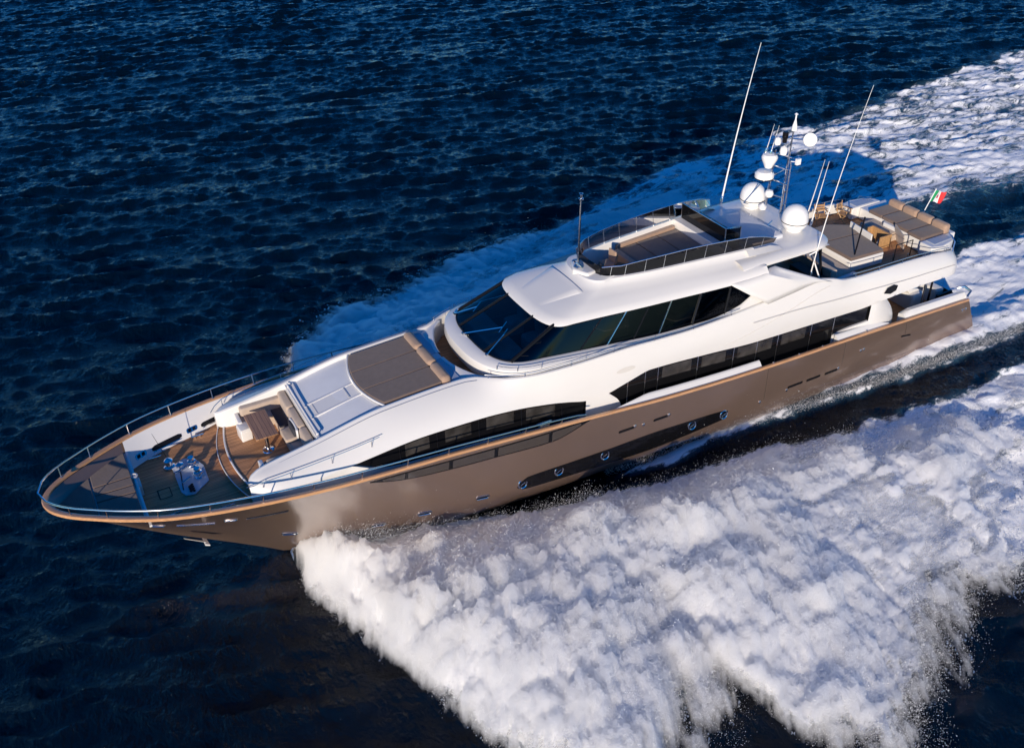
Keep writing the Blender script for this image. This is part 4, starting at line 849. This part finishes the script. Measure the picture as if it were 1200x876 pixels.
# ensign
t = thing('ensign', 'green, white and red flag with a crest streaming from a white staff at the stern', 'flag', (-.96, 0, 5.5))
b = MB(); b.tube([(0, 0, 0), (-.54, 0, 1.13)], .022, 8); b.lathe((-.54, 0, 1.13), [(.03, 0), (.035, .03), (.001, .05)], 10); b.build('staff', DOMEW, t)
def fl(u, v): # u along the fly, v down the hoist
    bx, bz = -.52+.24*v, 1.08-.50*v; return (bx-.78*u-.05*v*u, .06*math.sin(7*u+2*v)*u**.5, bz-.20*u+.10*math.sin(5*u+1.0)*u)
for k, m_ in enumerate((GREEN, FLAGW, REDM)):
    b = MB(); b.grid([[fl(k/3+u/24, v/8) for v in range(9)] for u in range(9)]); b.build('flag_band', m_, t)
b = MB(); rr = []
for j, (rw, m_) in enumerate((((.13, REDM)), )):
    for s_ in (1, -1):
        q = MB(); pts = [fl(.5+.085*math.cos(a)*(1 if abs(math.cos(a)) < .9 else .8), .5+.17*math.sin(a)) for a in [2*math.pi*i/14 for i in range(14)]]
        q.add([(x, y+s_*.012, z) for x, y, z in pts], [tuple(range(14))]); q.build('crest', REDM, t)
        q = MB(); pts = [fl(.5+.045*math.cos(a), .47+.08*math.sin(a)) for a in [2*math.pi*i/10 for i in range(10)]]
        q.add([(x, y+s_*.018, z) for x, y, z in pts], [tuple(range(10))]); q.build('crest_panel', mat('crest_blue', (.03, .06, .25), .6), t)

# =====================================================================================
# ---- noise ----
def lattice(seed): return np.random.RandomState(seed).rand(256, 256)
def vnoise(x, y, L):
    xi = np.floor(x).astype(int); yi = np.floor(y).astype(int); fx = x-xi; fy = y-yi
    fx = fx*fx*fx*(fx*(fx*6-15)+10); fy = fy*fy*fy*(fy*(fy*6-15)+10); a = xi & 255; b = yi & 255; a1 = (a+1) & 255; b1 = (b+1) & 255
    return (L[a, b]*(1-fx)+L[a1, b]*fx)*(1-fy)+(L[a, b1]*(1-fx)+L[a1, b1]*fx)*fy
def fbm(x, y, octv=4, seed=1, gain=.5, lac=2.03, ridge=0):
    s = 0; a = 1; n = 0; L = lattice(seed)
    for k in range(octv):
        v = vnoise(x*lac**k+17.3*k, y*lac**k+5.1*k, L)
        if ridge == 1: v = np.abs(2*v-1)           # billow: rounded puffs
        if ridge == 2: v = 1-np.abs(2*v-1)
        s = s+a*v; n += a; a *= gain
    return s/n
def sstep(a, b, x): t = np.clip((x-a)/(b-a), 0, 1); return t*t*(3-2*t)
def itp(x, xs_, ys_):
    xs_ = np.array(xs_, float); ys_ = np.array(ys_, float); o = np.argsort(xs_); return np.interp(x, xs_[o], ys_[o])
# wake outlines as functions of x (metres, port positive)
P_OUT = ([31.0, 30.4, 29.5, 29, 28, 27, 25, 22, 20.6, 19.6, 17.5, 15.6, 12.3, 10.7, 9, 5, 0, -20, -60, -90], [.4, 2.4, 5.0, 7.3, 10.5, 13, 14.8, 13.4, 12.6, 15.6, 16.8, 15.6, 14.2, 14.2, 15.2, 17, 18.5, 23, 30, 34])
P_IN = ([31, 24, 22.8, 21, 19.2, 17.4, 14.1, 11.7, 9, 5.4, 3.5, -1.6, -10, -30, -90], [.2, 2.5, 2.9, 3.2, 3.5, 3.9, 4.5, 4.9, 5.6, 5.9, 6.4, 6.5, 7.2, 9, 12])
W_OUT = ([19, 18, 15.7, 13, 8.4, 3.8, -3.3, -15, -40], [3.0, 3.3, 3.8, 3.7, 4.3, 4.8, 5.2, 6.0, 8])
S_OUT = ([31, 30, 29, 28, 27, 26, 23.3, 19.4, 10.2, 4.3, -1.8, -8.6, -15, -25, -38, -60, -90], [.4, 2.4, 5, 8, 10.8, 12.6, 14.0, 15.4, 17.6, 19.2, 20.4, 21, 21.2, 21.8, 23, 25, 28])

def grid_mesh(name, X, Y_, Z, keep=None):
    ny, nx = X.shape; me = bpy.data.meshes.new(name); co = np.stack([X, Y_, Z], -1).reshape(-1, 3).astype(np.float32)
    i = np.arange(ny*nx).reshape(ny, nx); q = np.stack([i[:-1, :-1], i[:-1, 1:], i[1:, 1:], i[1:, :-1]], -1).reshape(-1, 4)
    vid = None
    if keep is not None:
        kf = keep.reshape(-1)[q].any(1); q = q[kf]; vid = np.unique(q); rem = np.zeros(ny*nx, int); rem[vid] = np.arange(len(vid)); q = rem[q]; co = co[vid]
    me.vertices.add(len(co)); me.vertices.foreach_set('co', co.ravel()); me.loops.add(q.size); me.loops.foreach_set('vertex_index', q.ravel().astype(np.int32))
    me.polygons.add(len(q)); me.polygons.foreach_set('loop_start', np.arange(0, q.size, 4, dtype=np.int32)); me.polygons.foreach_set('loop_total', np.full(len(q), 4, dtype=np.int32))
    me.update(); me.validate(); me.shade_smooth(); return me, vid
def set_attr(me, name, v):
    a = me.attributes.new(name, 'FLOAT', 'POINT'); a.data.foreach_set('value', np.ascontiguousarray(v, dtype=np.float32).ravel())

# ---- the sea: directional wind chop as one sheet out to the horizon ----
def stretch(a, b, st, far, k=26):
    inner = np.arange(a, b+st/2, st); g = st*1.6**np.arange(1, k); lo = a-np.cumsum(g); hi = b+np.cumsum(g)
    return np.concatenate([lo[lo > -far][::-1], inner, hi[hi < far]])
gx = stretch(-72, 50, .15, 6000); gy = stretch(-108, 27, .15, 6000)
SX, SY = np.meshgrid(gx, gy)
rs = np.random.RandomState(7); wd = math.atan2(-math.cos(AZ), -math.sin(AZ)) + R(8)   # wave travel direction
Hs = np.zeros_like(SX); DX = np.zeros_like(SX); DY = np.zeros_like(SX); gmask = ((SX > -76) & (SX < 54) & (SY > -112) & (SY < 31))
fx_, fy_ = SX[gmask], SY[gmask]; warp = 3.2*(fbm(fx_/6, fy_/6, 3, 8)-.5); hz = np.zeros_like(fx_); hx = np.zeros_like(fx_); hy = np.zeros_like(fx_)
for k in range(150):
    lam = .5*(4.2/.5)**(rs.rand()**1.05); th = wd + rs.randn()*R(15 if lam > 1.3 else 26); kk = 2*math.pi/lam; a = lam*.0060*(1.35 if lam < 1.5 else (.95 if lam < 2.3 else .5)); ph = rs.rand()*2*math.pi
    arg = (fx_*math.cos(th)+fy_*math.sin(th))*kk+ph+warp*min(1, lam/1.5); s_ = np.sin(arg); hz += a*np.cos(arg); hx -= .8*a*math.cos(th)*s_; hy -= .8*a*math.sin(th)*s_
for lam, a, da in ((9.5, .05, 14), (13, .06, -9), (7.6, .035, -22)):
    th = wd+R(da); arg = (fx_*math.cos(th)+fy_*math.sin(th))*2*math.pi/lam+rs.rand()*6+2.5*fbm(fx_/16, fy_/16, 2, 6); hz += a*np.cos(arg)
gust = .45+1.05*fbm(fx_/9, fy_/6, 4, 5)
Hs[gmask] = hz*gust; DX[gmask] = hx*gust; DY[gmask] = hy*gust
# foam density
def wob(x, y, s, amp, seed): return (fbm(x/s, y/s, 4, seed)-.5)*2*amp
def foam_density(x, y):
    e1 = itp(x, *P_OUT)+wob(x, y, 2.2, 1.0, 11)-y; e2 = y-itp(x, *P_IN)+wob(x, y, 1.2, .35, 12)
    port = sstep(-.1, 1.6, e1)*sstep(-.15, .7, e2)*sstep(31.2, 30.6, x)
    ws = sstep(0, .35, itp(x, *W_OUT)+wob(x, y, .9, .18, 13)-y)*sstep(2.9, 3.3, y)*sstep(19, 17.5, x)
    mid = itp(x, *W_OUT)-.55; ws = ws*(1-.75*np.exp(-((y-mid)/.28)**2)*sstep(13, 8, x))
    e3 = itp(x, *S_OUT)+wob(x, y, 2.6, 1.3, 14)+y; far = fbm(x/9, y/4, 4, 22)
    stb = sstep(-.1, 1.2, e3)*sstep(31, 30.3, x)*sstep(2.5, 3.5, -y+.0*x)
    stb = stb*(.90+.45*(fbm(x/2.2, y/1.3, 4, 27)-.45))*np.where(x < -2, sstep(5.2, 9.5, -y+ (far-.5)*6+np.clip((-x-20)/60, 0, 1)*2), 1)*(.80+.35*(far-.3))
    stern = sstep(-.3, -2.5, x)*sstep(0, 1.0, y+2.3+wob(x, y, 1.5, .6, 15))*sstep(0, 1.2, 4.6-y+wob(x, y, 1.5, .5, 16))*itp(x, [-90, -30, -2], [.5, .75, 1])
    return np.clip(np.maximum.reduce([port*itp(x, [-90, -30, 5, 31], [.55, .75, .95, 1]), ws, stb*itp(x, [-90, -30, 31], [.80, .92, .97]), stern]), 0, 1)
F = np.zeros_like(SX); F[gmask] = foam_density(fx_, fy_)
# churned water: extra small relief in the wake, trough beside the hull
ch = np.zeros_like(SX); fm = F[gmask]
ch[gmask] = sstep(.05, .7, fm)*((fbm(fx_/1.0, fy_/.55, 5, 31, gain=.6, ridge=1)-.3)*.22+(fbm(fx_/3, fy_/1.6, 3, 32)-.5)*.26)
near = np.exp(-((SX-14)/18)**4-((SY)/5.5)**4)
Z = Hs*(1-.75*near)*(1-.5*F)+ch-.18*near
wash = sstep(0, .5, itp(SX, *W_OUT)+.1-SY)*sstep(2.2, 3.3, SY)*sstep(20, 12, SX)*sstep(-30, -2, SX); Z = Z+.30*wash*np.exp(-((SY-3.6)/1.1)**2)*(.8+.4*fbm(SX, SY*2, 3, 33))
Z = np.where(near > .2, np.minimum(Z, .55), Z)
fadeo = np.minimum.reduce([sstep(-76, -66, SX), sstep(54, 46, SX), sstep(-112, -102, SY), sstep(31, 25, SY)])
me, _ = grid_mesh('sea', SX+DX*(1-F*.5)*fadeo*(1-near), SY+DY*(1-F*.5)*fadeo*(1-near), Z*fadeo)
set_attr(me, 'foam', F*fadeo)
sea = bpy.data.objects.new('sea', me); COL.objects.link(sea); sea['kind'] = 'structure'

def sea_material():
    m = bpy.data.materials.new('sea_water'); m.use_nodes = True; t = m.node_tree; b = t.nodes['Principled BSDF']; N = t.nodes.new; Lk = t.links.new
    tc = N('ShaderNodeTexCoord')
    b.inputs['Base Color'].default_value = (.0002, .0026, .0072, 1); b.inputs['Roughness'].default_value = .045; b.inputs['IOR'].default_value = 1.35
    mp = N('ShaderNodeMapping'); mp.inputs['Rotation'].default_value = (0, 0, -wd); mp.inputs['Scale'].default_value = (1.5, .95, 1); Lk(tc.outputs['Object'], mp.inputs[0])
    n1 = N('ShaderNodeTexNoise'); n1.inputs['Scale'].default_value = 1.9; n1.inputs['Detail'].default_value = 6; n1.inputs['Roughness'].default_value = .6; Lk(mp.outputs[0], n1.inputs[0])
    bm1 = N('ShaderNodeBump'); bm1.inputs['Strength'].default_value = 1; bm1.inputs['Distance'].default_value = .22; Lk(n1.outputs[0], bm1.inputs['Height'])
    n2 = N('ShaderNodeTexNoise'); n2.inputs['Scale'].default_value = 6; n2.inputs['Detail'].default_value = 2; n2.inputs['Roughness'].default_value = .4; Lk(mp.outputs[0], n2.inputs[0])
    bm2 = N('ShaderNodeBump'); bm2.inputs['Strength'].default_value = .9; bm2.inputs['Distance'].default_value = .05; Lk(n2.outputs[0], bm2.inputs['Height']); Lk(bm1.outputs[0], bm2.inputs['Normal'])
    Lk(bm2.outputs[0], b.inputs['Normal'])
    # foam
    at = N('ShaderNodeAttribute'); at.attribute_name = 'foam'
    mp2 = N('ShaderNodeMapping'); mp2.inputs['Rotation'].default_value = (0, 0, R(-6)); mp2.inputs['Scale'].default_value = (.55, 1.25, 1); Lk(tc.outputs['Object'], mp2.inputs[0])
    dn = N('ShaderNodeTexNoise'); dn.inputs['Scale'].default_value = .7; dn.inputs['Detail'].default_value = 3; Lk(mp2.outputs[0], dn.inputs[0])
    vm = N('ShaderNodeVectorMath'); vm.operation = 'MULTIPLY_ADD'; vm.inputs[1].default_value = (1.6, 1.6, 1.6); Lk(dn.outputs['Color'], vm.inputs[0]); Lk(mp2.outputs[0], vm.inputs[2])
    n3 = N('ShaderNodeTexNoise'); n3.inputs['Scale'].default_value = 1.25; n3.inputs['Detail'].default_value = 12; n3.inputs['Roughness'].default_value = .76; n3.inputs['Distortion'].default_value = .5; Lk(vm.outputs[0], n3.inputs[0])
    vo = N('ShaderNodeTexVoronoi'); vo.feature = 'SMOOTH_F1'; vo.inputs['Scale'].default_value = 1.5; Lk(vm.outputs[0], vo.inputs[0])
    # mask = smoothstep(foam*1.25 + 0.75*(noise-.5)*... - .5)
    m1 = N('ShaderNodeMath'); m1.operation = 'MULTIPLY_ADD'; m1.inputs[1].default_value = 4.2; m1.inputs[2].default_value = -2.1; Lk(n3.outputs[0], m1.inputs[0])
    m2 = N('ShaderNodeMath'); m2.operation = 'MULTIPLY_ADD'; m2.inputs[1].default_value = -.5; Lk(vo.outputs['Distance'], m2.inputs[0]); Lk(m1.outputs[0], m2.inputs[2])
    m3 = N('ShaderNodeMath'); m3.operation = 'MULTIPLY_ADD'; m3.inputs[1].default_value = 1.75; Lk(at.outputs['Fac'], m3.inputs[0]); Lk(m2.outputs[0], m3.inputs[2])
    mr = N('ShaderNodeMapRange'); mr.interpolation_type = 'SMOOTHSTEP'; mr.inputs[1].default_value = .70; mr.inputs[2].default_value = 1.30; Lk(m3.outputs[0], mr.inputs[0])
    gt = N('ShaderNodeMapRange'); gt.inputs[1].default_value = .02; gt.inputs[2].default_value = .25; Lk(at.outputs['Fac'], gt.inputs[0])
    mk = N('ShaderNodeMath'); mk.operation = 'MULTIPLY'; Lk(mr.outputs[0], mk.inputs[0]); Lk(gt.outputs[0], mk.inputs[1])
    fo = N('ShaderNodeBsdfPrincipled'); fo.inputs['Base Color'].default_value = (.86, .87, .88, 1); fo.inputs['Roughness'].default_value = .8
    bm3 = N('ShaderNodeBump'); bm3.inputs['Strength'].default_value = .9; bm3.inputs['Distance'].default_value = .07; Lk(n3.outputs[0], bm3.inputs['Height']); Lk(bm3.outputs[0], fo.inputs['Normal'])
    # aerated water between the foam: milky blue-green
    ae = N('ShaderNodeMix'); ae.data_type = 'RGBA'; ae.inputs[6].default_value = (.0002, .0026, .0072, 1); ae.inputs[7].default_value = (.05, .13, .20, 1)
    m5 = N('ShaderNodeMath'); m5.operation = 'MULTIPLY'; m5.inputs[1].default_value = .6; Lk(at.outputs['Fac'], m5.inputs[0]); Lk(m5.outputs[0], ae.inputs[0]); Lk(ae.outputs[2], b.inputs['Base Color'])
    mx = N('ShaderNodeMixShader'); Lk(mk.outputs[0], mx.inputs[0]); Lk(b.outputs[0], mx.inputs[1]); Lk(fo.outputs[0], mx.inputs[2]); Lk(mx.outputs[0], t.nodes['Material Output'].inputs[0]); return m
me.materials.append(sea_material())

# ---- thrown spray: billowing white sheets either side of the bow ----
def spray_material(name, col, fine=9.0, lo=1.15, hi=1.75, top=1.0):
    m = bpy.data.materials.new(name); m.use_nodes = True; t = m.node_tree; b = t.nodes['Principled BSDF']; N = t.nodes.new; Lk = t.links.new
    b.inputs['Base Color'].default_value = (*col, 1); b.inputs['Roughness'].default_value = .9; b.inputs['Specular IOR Level'].default_value = .15
    b.inputs['Subsurface Weight'].default_value = 1; b.inputs['Subsurface Radius'].default_value = (1, 1, 1); b.inputs['Subsurface Scale'].default_value = .16
    at = N('ShaderNodeAttribute'); at.attribute_name = 'dens'; tc = N('ShaderNodeTexCoord')
    mp = N('ShaderNodeMapping'); mp.inputs['Rotation'].default_value = (0, 0, R(-62)); mp.inputs['Scale'].default_value = (.35, 1.15, .8); Lk(tc.outputs['Object'], mp.inputs[0])
    n = N('ShaderNodeTexNoise'); n.inputs['Scale'].default_value = fine; n.inputs['Detail'].default_value = 5; n.inputs['Roughness'].default_value = .75; Lk(mp.outputs[0], n.inputs[0])
    n2 = N('ShaderNodeTexNoise'); n2.inputs['Scale'].default_value = 1.1; n2.inputs['Detail'].default_value = 5; n2.inputs['Roughness'].default_value = .6; Lk(mp.outputs[0], n2.inputs[0])
    a1 = N('ShaderNodeMath'); a1.operation = 'MULTIPLY_ADD'; a1.inputs[1].default_value = 1.7; a1.inputs[2].default_value = -.85; Lk(n.outputs[0], a1.inputs[0])
    a2 = N('ShaderNodeMath'); a2.operation = 'MULTIPLY_ADD'; a2.inputs[1].default_value = 1.3; Lk(n2.outputs[0], a2.inputs[0]); Lk(a1.outputs[0], a2.inputs[2])
    a3 = N('ShaderNodeMath'); a3.operation = 'MULTIPLY_ADD'; a3.inputs[1].default_value = 2.2; Lk(at.outputs['Fac'], a3.inputs[0]); Lk(a2.outputs[0], a3.inputs[2])
    mr = N('ShaderNodeMapRange'); mr.inputs[1].default_value = lo; mr.inputs[2].default_value = hi; mr.inputs[4].default_value = top; Lk(a3.outputs[0], mr.inputs[0])
    Lk(mr.outputs[0], b.inputs['Alpha'])
    ad = N('ShaderNodeMath'); ad.operation = 'MULTIPLY_ADD'; ad.inputs[1].default_value = .35; Lk(n.outputs[0], ad.inputs[0]); Lk(n2.outputs[0], ad.inputs[2])
    bm = N('ShaderNodeBump'); bm.inputs['Strength'].default_value = .35; bm.inputs['Distance'].default_value = .15; Lk(ad.outputs[0], bm.inputs['Height']); Lk(bm.outputs[0], b.inputs['Normal'])
    tl = N('ShaderNodeBsdfTranslucent'); tl.inputs[0].default_value = (*col, 1); tp = N('ShaderNodeBsdfTransparent'); mt = N('ShaderNodeMixShader'); Lk(mr.outputs[0], mt.inputs[0]); Lk(tp.outputs[0], mt.inputs[1]); Lk(tl.outputs[0], mt.inputs[2])
    mx = N('ShaderNodeMixShader'); mx.inputs[0].default_value = .35; Lk(b.outputs[0], mx.inputs[1]); Lk(mt.outputs[0], mx.inputs[2]); Lk(mx.outputs[0], t.nodes['Material Output'].inputs[0]); return m
SPR = spray_material('spray_foam', (.95, .95, .95)); MIST = spray_material('spray_mist', (.90, .90, .90), 14.0, .55, 2.3, .75)
def spray_fields(x, y, side, lift=0.0, seed=50):
    out_ = itp(x, *(P_OUT if side > 0 else S_OUT)); in_ = itp(x, *P_IN)+.4*np.exp(-((x-18)/4.5)**2) if side > 0 else itp(x, [31, 24, 10, -20], [.2, 2.7, 4.5, 6])
    su = x*.885-y*.466; sv = x*.466+y*.885
    fr = (fbm(su/1.5, sv/4.0, 4, seed, gain=.55)-.5)*1.5+(fbm(su/.30, sv/1.6, 4, seed+30, gain=.65)-.5)*1.5; fr2 = (fbm(x/3.2, y/3.2, 3, seed+1)-.5)*2
    eo = out_+fr*1.2+fr2*1.3-y; ei = y-in_+.25*fr; t = np.clip((y-in_)/np.maximum(out_-in_, .5), 0, 1.3)
    A = itp(x, [31.2, 30.6, 29, 26, 22, 16, 8, 0, -14], [.2, .9, 1.7, 2.2, 2.1, 1.4, .85, .5, .2])*(1 if side > 0 else .8)
    shp = (.12+.88*sstep(0, .28, t))*(1-.80*sstep(.30, 1.12, t))
    wx = x+.8*(fbm(x/2.5, y/2.5, 3, seed+2)-.5); wy = y+.8*(fbm(x/2.5, y/2.5, 3, seed+3)-.5)
    bil = fbm(wx/2.6, wy/2.6, 6, seed+4, gain=.52, ridge=1); bil2 = fbm(wx/7, wy/5, 3, seed+5)
    z = A*shp*(.35+.9*bil2)+A*itp(x, [31, 22, 10], [.26, .34, .55])*(bil-.25)*(.4+.6*sstep(.0, .3, t))+.13*(fbm(x/.42, y/.55, 4, seed+9, gain=.6)-.5)+lift*(.6+.8*bil)
    dens = sstep(-.9, 2.0, eo)*sstep(-.1, .55, ei)*itp(x, [-16, -4, 6, 31], [0, .35, .8, 1.0])*sstep(31.3, 30.7, x)
    holes = sstep(.57, .40, fbm(x/3.0+.6*fbm(x, y, 3, seed+12), y/1.6, 5, seed+6, gain=.55))*(sstep(20, 8, x) if side > 0 else .8)
    dens = dens*(1-.8*holes)
    return z, dens, eo, ei, t
def spray(name, side, x0, x1, y0, y1, st, lift=0.0, dk=1.0, seed=50, label=None, m=None):
    X, Yy = np.meshgrid(np.arange(x0, x1, st), np.arange(y0, y1, st)); z, d, eo_, ei_, _t = spray_fields(X, Yy, side, lift, seed); d = (d if not lift else sstep(-1.5, .9, eo_)*sstep(-.3, .4, ei_)*sstep(31.5, 30.8, X)*itp(X, [2, 10, 31], [.3, 1, 1]))*dk
    z = np.maximum(z, .06)
    jx = .25*(fbm(X/.5, Yy/.5, 2, seed+8)-.5); me, vid = grid_mesh(name, X+jx, side*Yy, z, d > .02); set_attr(me, 'dens', d.reshape(-1)[vid]); me.materials.append(m or SPR)
    o = bpy.data.objects.new(name, me); COL.objects.link(o); o['kind'] = 'stuff'; o['label'] = label; o['category'] = 'spray'; return o
spray('bow_spray', 1, -14, 31.4, 0, 20, .075, label='dense white spray and foam thrown up beside the near port side of the hull')
spray('bow_spray', -1, -2, 31.4, 0, 17.5, .10, seed=80, label='blue shaded white spray thrown out along the far starboard side of the hull')

def mist_volume(name, side, x0, x1, y0, y1, st, seed, dens, label):
    X, Yy = np.meshgrid(np.arange(x0, x1, st), np.arange(y0, y1, st)); z, d, eo, ei, _t = spray_fields(X, Yy, side, 0, seed)
    su = X*.885-Yy*.466; sv = X*.466+Yy*.885
    env = sstep(-1.6, .8, eo)*sstep(.0, .9, ei)*sstep(31.5, 30.7, X)*itp(X, [-2, 8, 31], [.0, .8, 1])
    sp = fbm(su/.55, sv/1.6, 5, seed+20, gain=.62); puff = fbm(X/2.4+.5*sp, Yy/2.0, 6, seed+21, gain=.60, ridge=1); lowf = fbm(X/4.5, Yy/3.5, 3, seed+23)
    fine = fbm(su/.20, sv/.42, 3, seed+22, gain=.75)
    th = np.clip(env*(.16+(.25+1.35*lowf)*np.clip(puff-.12, 0, 1)+.60*(sp-.42)*(1+1.0*sstep(1.6, 0, eo))+.42*(fine-.5))*(1-.85*sstep(.57, .40, fbm(X/3.0+.6*fbm(X, Yy, 3, seed+12), Yy/1.6, 5, seed+6, gain=.55))*sstep(20, 8, X))-.05, 0, None)
    if side < 0: th = th*.6
    base = np.maximum(z-.12, -.02); keep = th > 0
    vol = bpy.data.materials.new(name); vol.use_nodes = True; t = vol.node_tree; t.nodes.remove(t.nodes['Principled BSDF']); pv = t.nodes.new('ShaderNodeVolumePrincipled')
    pv.inputs['Color'].default_value = (.998, .998, .998, 1); pv.inputs['Density'].default_value = dens; pv.inputs['Anisotropy'].default_value = .25
    t.links.new(pv.outputs[0], t.nodes['Material Output'].inputs['Volume'])
    ny, nx = X.shape; i = np.arange(ny*nx).reshape(ny, nx); q = np.stack([i[:-1, :-1], i[:-1, 1:], i[1:, 1:], i[1:, :-1]], -1).reshape(-1, 4)
    q = q[keep.reshape(-1)[q].any(1)]; thf = th.reshape(-1); N_ = ny*nx
    top = np.stack([X.ravel(), side*Yy.ravel(), base.ravel()+thf+.0], -1); bot = np.stack([X.ravel(), side*Yy.ravel(), base.ravel()], -1)
    bid = np.where(thf > 0, np.arange(N_)+N_, np.arange(N_))      # share the rim vertices so the shell is closed
    qb = bid[q[:, ::-1]]; fa = np.concatenate([q, qb]); used = np.unique(fa); rem = np.zeros(2*N_, int); rem[used] = np.arange(len(used)); fa = rem[fa]; co = np.concatenate([top, bot])[used]
    if side < 0: fa = fa[:, ::-1]
    me = bpy.data.meshes.new(name); me.vertices.add(len(co)); me.vertices.foreach_set('co', co.astype(np.float32).ravel()); me.loops.add(fa.size); me.loops.foreach_set('vertex_index', np.ascontiguousarray(fa).ravel().astype(np.int32))
    me.polygons.add(len(fa)); me.polygons.foreach_set('loop_start', np.arange(0, fa.size, 4, dtype=np.int32)); me.polygons.foreach_set('loop_total', np.full(len(fa), 4, dtype=np.int32)); me.update(); me.validate()
    me.materials.append(vol); o = bpy.data.objects.new(name, me); COL.objects.link(o); o['kind'] = 'stuff'; o['label'] = label; o['category'] = 'mist'
mist_volume('spray_mist', -1, 10, 31.6, 0, 17.5, .085, 80, 7.0, 'shaded mist over the far side spray')
mist_volume('spray_mist', 1, -2, 31.6, 0, 20, .065, 50, 7.0, 'white mist hanging above the near side spray')
scn.cycles.volume_bounces = 10
# droplets
def droplets(name, side, n, seed, label, x0, x1, ymax):
    r_ = np.random.RandomState(seed); x = r_.uniform(x0, x1, n*4); y = r_.uniform(0, ymax, n*4); z, d, eo, ei, t = spray_fields(x, y, side, 0, 50 if side > 0 else 80)
    pr = (np.exp(-((eo-.1)/.9)**2)*1.0+.40*sstep(.2, .8, d))*sstep(.8, 1.6, ei)*sstep(31.4, 30.8, x)*itp(x, [-10, 5, 31], [.1, .7, 1]); pk = r_.rand(len(x)) < pr*.55; x, y, z, eo = x[pk][:n], y[pk][:n], z[pk][:n], eo[pk][:n]
    # wash droplets hugging the hull side
    if side > 0:
        k = 26000; wx = r_.uniform(-6, 18.5, k); wy = itp(wx, *W_OUT)+-np.abs(r_.normal(0, .3, k)); x = np.r_[x, wx]; y = np.r_[y, wy]; z = np.r_[z, np.full(k, .12)]; eo = np.r_[eo, np.zeros(k)]
    m = len(x); z = np.maximum(z, .05)+r_.exponential(.16, m)+.02+(r_.rand(m)*.75*sstep(-1, 1.5, eo) if side > 0 else 0); sz = r_.lognormal(math.log(.0040), .4, m)
    base = np.array([[1, 1, 1], [-1, -1, 1], [-1, 1, -1], [1, -1, -1]], float); c = np.stack([x, side*y, z], -1)
    rot = r_.randn(m, 3, 3); q, _ = np.linalg.qr(rot); v = c[:, None, :]+np.einsum('mij,kj->mki', q, base)*sz[:, None, None]
    tri = np.array([[0, 1, 2], [0, 3, 1], [0, 2, 3], [1, 3, 2]]); fidx = (np.arange(m)[:, None, None]*4+tri[None]).reshape(-1, 3)
    me = bpy.data.meshes.new(name); me.vertices.add(m*4); me.vertices.foreach_set('co', v.astype(np.float32).ravel()); me.loops.add(fidx.size); me.loops.foreach_set('vertex_index', fidx.ravel().astype(np.int32))
    me.polygons.add(len(fidx)); me.polygons.foreach_set('loop_start', np.arange(0, fidx.size, 3, dtype=np.int32)); me.polygons.foreach_set('loop_total', np.full(len(fidx), 3, dtype=np.int32)); me.update(); me.validate()
    mm = bpy.data.materials.new('droplet_white'); mm.use_nodes = True; mm.node_tree.nodes['Principled BSDF'].inputs['Base Color'].default_value = (.95, .95, .95, 1); mm.node_tree.nodes['Principled BSDF'].inputs['Roughness'].default_value = .5
    me.materials.append(mm); o = bpy.data.objects.new(name, me); COL.objects.link(o); o['kind'] = 'stuff'; o['label'] = label; o['category'] = 'droplets'
droplets('spray_droplets', 1, 1000000, 3, 'fine white droplets flying off the edges of the near side spray', 0, 31.4, 21)
droplets('spray_droplets', -1, 60000, 4, 'fine droplets along the outer edge of the far side spray', 6, 31, 17)
scn.render.engine = 'CYCLES'
scn.cycles.transparent_max_bounces = 12; scn.cycles.max_bounces = 12; scn.cycles.diffuse_bounces = 4
